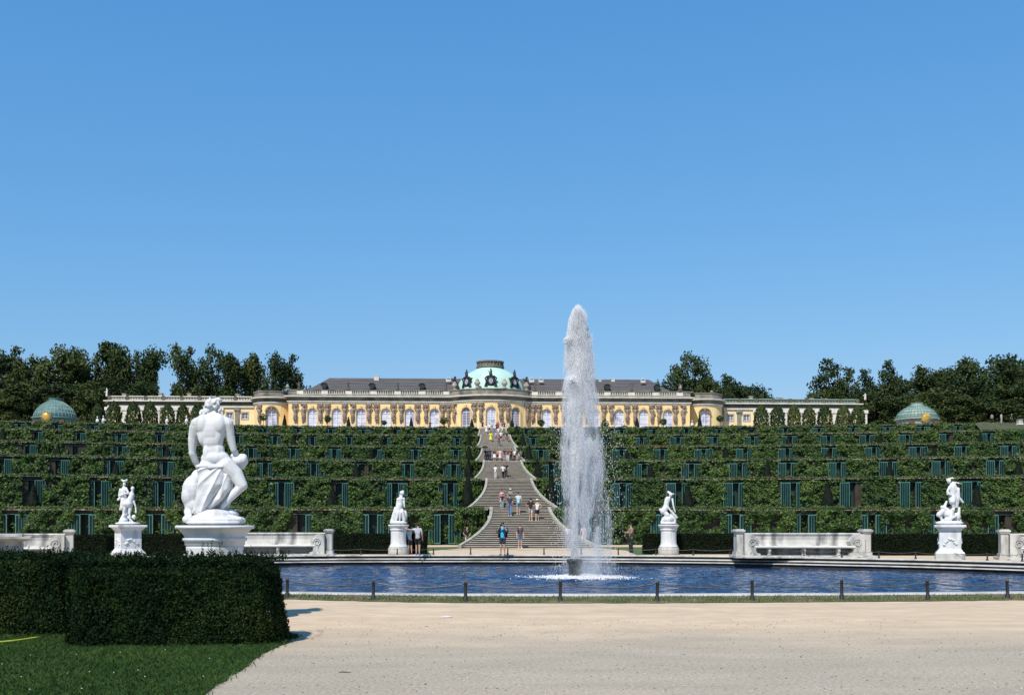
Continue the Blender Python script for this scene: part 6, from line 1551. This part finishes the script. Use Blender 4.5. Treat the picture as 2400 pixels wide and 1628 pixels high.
# people on the palace terrace at the stair head
for px, h, rz, lab, kw in ((1131,1.8,TO,'person in black with a dark hat at the head of the stairs, left',dict(top=K_,bottom=K_,hat=K_)), (1168,1.7,AW,'person in red top at the head of the stairs',dict(top=(.55,.05,.03),bottom=(.2,.03,.04),legs='long')),
                           (1182,1.6,TO,'person in dark clothes at the head of the stairs, right',dict(top=(.05,.04,.03),bottom=K_)), (1008,1.75,TO,'person in dark clothes before the palace windows, left of the stairs',dict(top=(.05,.02,.03),bottom=K_,legs='long')),
                           (1052,1.7,TO,'person in brown standing before the palace, left of the dome',dict(top=(.25,.12,.08),bottom=K_,legs='long')), (1461,1.7,AW,'person in white shirt before the palace, right of the fountain',dict(top=W_,bottom=GR))):
    x, y = at(px, 204); person(x, y, 19.8, h, rz, lab, detail=False, group='visitors on the palace terrace', **kw)
for px, py, h, lab, kw in ((2325,992,1.75,'person walking at the top of the sloping path, dark trousers',dict(top=(.3,.3,.3),bottom=K_,legs='long',stride=.6)), (2347,992.5,1.85,'person in pale grey clothes on the sloping path at right',dict(top=(.5,.52,.55),bottom=(.45,.46,.5),legs='long')),
                           (2371,993,1.7,'person in dark clothes and pale cap on the sloping path, rightmost walker',dict(top=K_,bottom=K_,legs='long',hat=(.5,.5,.5)))):
    x, y = at(px, 190); person(x, y, zat(py, 190), h, random.choice((.5, pi, -1)), lab, detail=False, group='visitors on the sloping path', **kw)
# people on the plaza
def gp(px, py, h, rz, lab, z=0.0, **kw):
    x, y, _ = gnd(px, py, z); return (x, y)+person(x, y, z, h, rz, lab, group='visitors by the basin', **kw)
x, y, r1, hands = gp(1178, 1300.3, 1.76, -.25, 'man in bright turquoise t-shirt photographing from the basin rim', .05, top=(.05,.50,.72), bottom=(.05,.05,.065), arms='photo', jacket=(.02,.03,.06), pack=(.03,.03,.04), shoes=(.12,.11,.10))
def cam_at(x, y, z, h, rz, label, dz=1.585, dy=-.34):
    s = h/1.72; g = G(); g.box(-.065,.065,-.03,.03,-.04,.04); g.lathe([(.03,-.0),(.03,.05)], 10, (0,0,0)); g.box(-.03,.03,-.07,-.03,-.025,.025)
    o = ob('camera', g.mesh('camera', flat((.03,.03,.03))), None, (x-sin(-rz)*0+dy*s*(-sin(rz)), y+dy*s*cos(rz), z+dz*s), rz, s); tag(o, label, 'camera')
cam_at(x, y, .05, 1.76, -.25, 'small dark camera held up by the man in the turquoise t-shirt')
gp(1219, 1284.2, 1.72, .15, 'person in grey t-shirt and blue denim shorts standing at the foot of the stairs', 0, top=(.10,.085,.10), bottom=(.10,.19,.32), arms='down', pack=K_, shoes=W_, hair='brown')
gp(1094, 1281.8, 1.50, .5, 'slim person in black top and white trousers by the lowest left kerb', 0, top=K_, bottom=(.62,.56,.45), legs='long', arms='hip', hair='blond', lean=.1)
gp(979.5, 1300.6, 1.70, AW-.15, 'boy in grey t-shirt and bright blue shoes beside the round pedestal', .05, top=(.48,.50,.53), bottom=K_, arms=('down', 'out'), shoes=(.03,.22,.62), stride=.25)
gp(961, 1298.5, 1.55, AW+.5, 'boy in white t-shirt and black shorts crouched between the pedestal and the boy in grey', .0, top=(.62,.60,.60), bottom=K_, arms='fwd', lean=.55, shoes=K_, hair='brown')
x, y, r2, hands = gp(1479, 1299.5, 1.70, -1.2, 'person in brown jacket and black trousers photographing, right of the fountain', .05, top=(.26,.17,.115), bottom=(.015,.025,.02), legs='long', arms='fwd', sleeves='long', hair='dark')
cam_at(x, y, .05, 1.70, -1.2, 'small dark camera held by the person in the brown jacket', 1.25, -.40)
gp(1331, 1281, 1.62, .0, 'person in pale lilac top and shorts seen through the left of the fountain spray', 0, top=(.62,.55,.62), bottom=(.55,.4,.4), hair='blond')
gp(1368, 1282.5, 1.68, .2, 'person in pale pink t-shirt and white shorts seen through the right of the fountain spray', 0, top=(.70,.50,.50), bottom=(.7,.66,.64), hair='brown')
# pink bag on the stairs
X, Y, z, d = stair_spot(1253, 1217); g = G(); g.ell((0,0,.28), (.15,.09,.2), 10, 8); g.tube([(-.08,0,.42),(-.05,0,.62),(.05,0,.62),(.08,0,.42)], .012, 5)
tag(ob('bag', g.mesh('bag', flat((.7,.5,.55)), True), None, (X, Y-.1, z+.25)), 'pale pink bag carried between the two climbers on the lowest flight', 'bag')
# ================================================================== light, sky, camera
EL, AZ = radians(51), radians(26)
sv = Vector((-sin(AZ)*cos(EL), -cos(AZ)*cos(EL), sin(EL)))
ld = bpy.data.lights.new('sun', 'SUN'); ld.energy = 5.0; ld.angle = radians(.5); ld.color = (1, .94, .84)
so = bpy.data.objects.new('sun', ld); COL.objects.link(so); so.rotation_euler = sv.to_track_quat('Z', 'Y').to_euler(); so.location = (-40, -40, 80)
w = bpy.data.worlds.new('World'); scene.world = w; w.use_nodes = True; nt = w.node_tree
bg = nt.nodes['Background']; sk = nt.nodes.new('ShaderNodeTexSky'); sk.sky_type = 'NISHITA'; sk.sun_disc = False
sk.sun_elevation = EL; sk.sun_rotation = atan2(sv.x, sv.y); sk.altitude = 0; sk.air_density = 1.5; sk.dust_density = 0; sk.ozone_density = 10
# per-channel calibration of the clear sky
sc_ = nt.nodes.new('ShaderNodeSeparateColor'); cc_ = nt.nodes.new('ShaderNodeCombineColor'); nt.links.new(sk.outputs[0], sc_.inputs[0])
for i_, (k_, g_) in enumerate(((.81, 1.0), (1.60, .65), (3.10, .43))):
    p_ = nt.nodes.new('ShaderNodeMath'); p_.operation = 'POWER'; p_.inputs[1].default_value = g_; m_ = nt.nodes.new('ShaderNodeMath'); m_.operation = 'MULTIPLY'; m_.inputs[1].default_value = k_
    nt.links.new(sc_.outputs[i_], p_.inputs[0]); nt.links.new(p_.outputs[0], m_.inputs[0]); nt.links.new(m_.outputs[0], cc_.inputs[i_])
nt.links.new(cc_.outputs[0], bg.inputs[0]); bg.inputs[1].default_value = .1125
cd = bpy.data.cameras.new('camera'); co = bpy.data.objects.new('camera', cd); COL.objects.link(co); scene.camera = co
cd.sensor_fit = 'HORIZONTAL'; cd.sensor_width = 36; cd.lens = 36*F/2400; cd.shift_y = (YH-814)/2400; cd.clip_end = 4000; cd.clip_start = .1
co.location = (CX, 0, H); co.rotation_euler = (pi/2, 0, -PSI)
scene.view_settings.view_transform = 'Standard'; scene.view_settings.look = 'None'; scene.view_settings.gamma = 1; scene.view_settings.exposure = .08
scene.cycles.max_bounces = 8; scene.cycles.volume_bounces = 8; scene.cycles.volume_step_rate = 1.0; scene.cycles.volume_max_steps = 256; scene.cycles.transparent_max_bounces = 24; scene.cycles.diffuse_bounces = 5
scene.cycles.use_adaptive_sampling = True
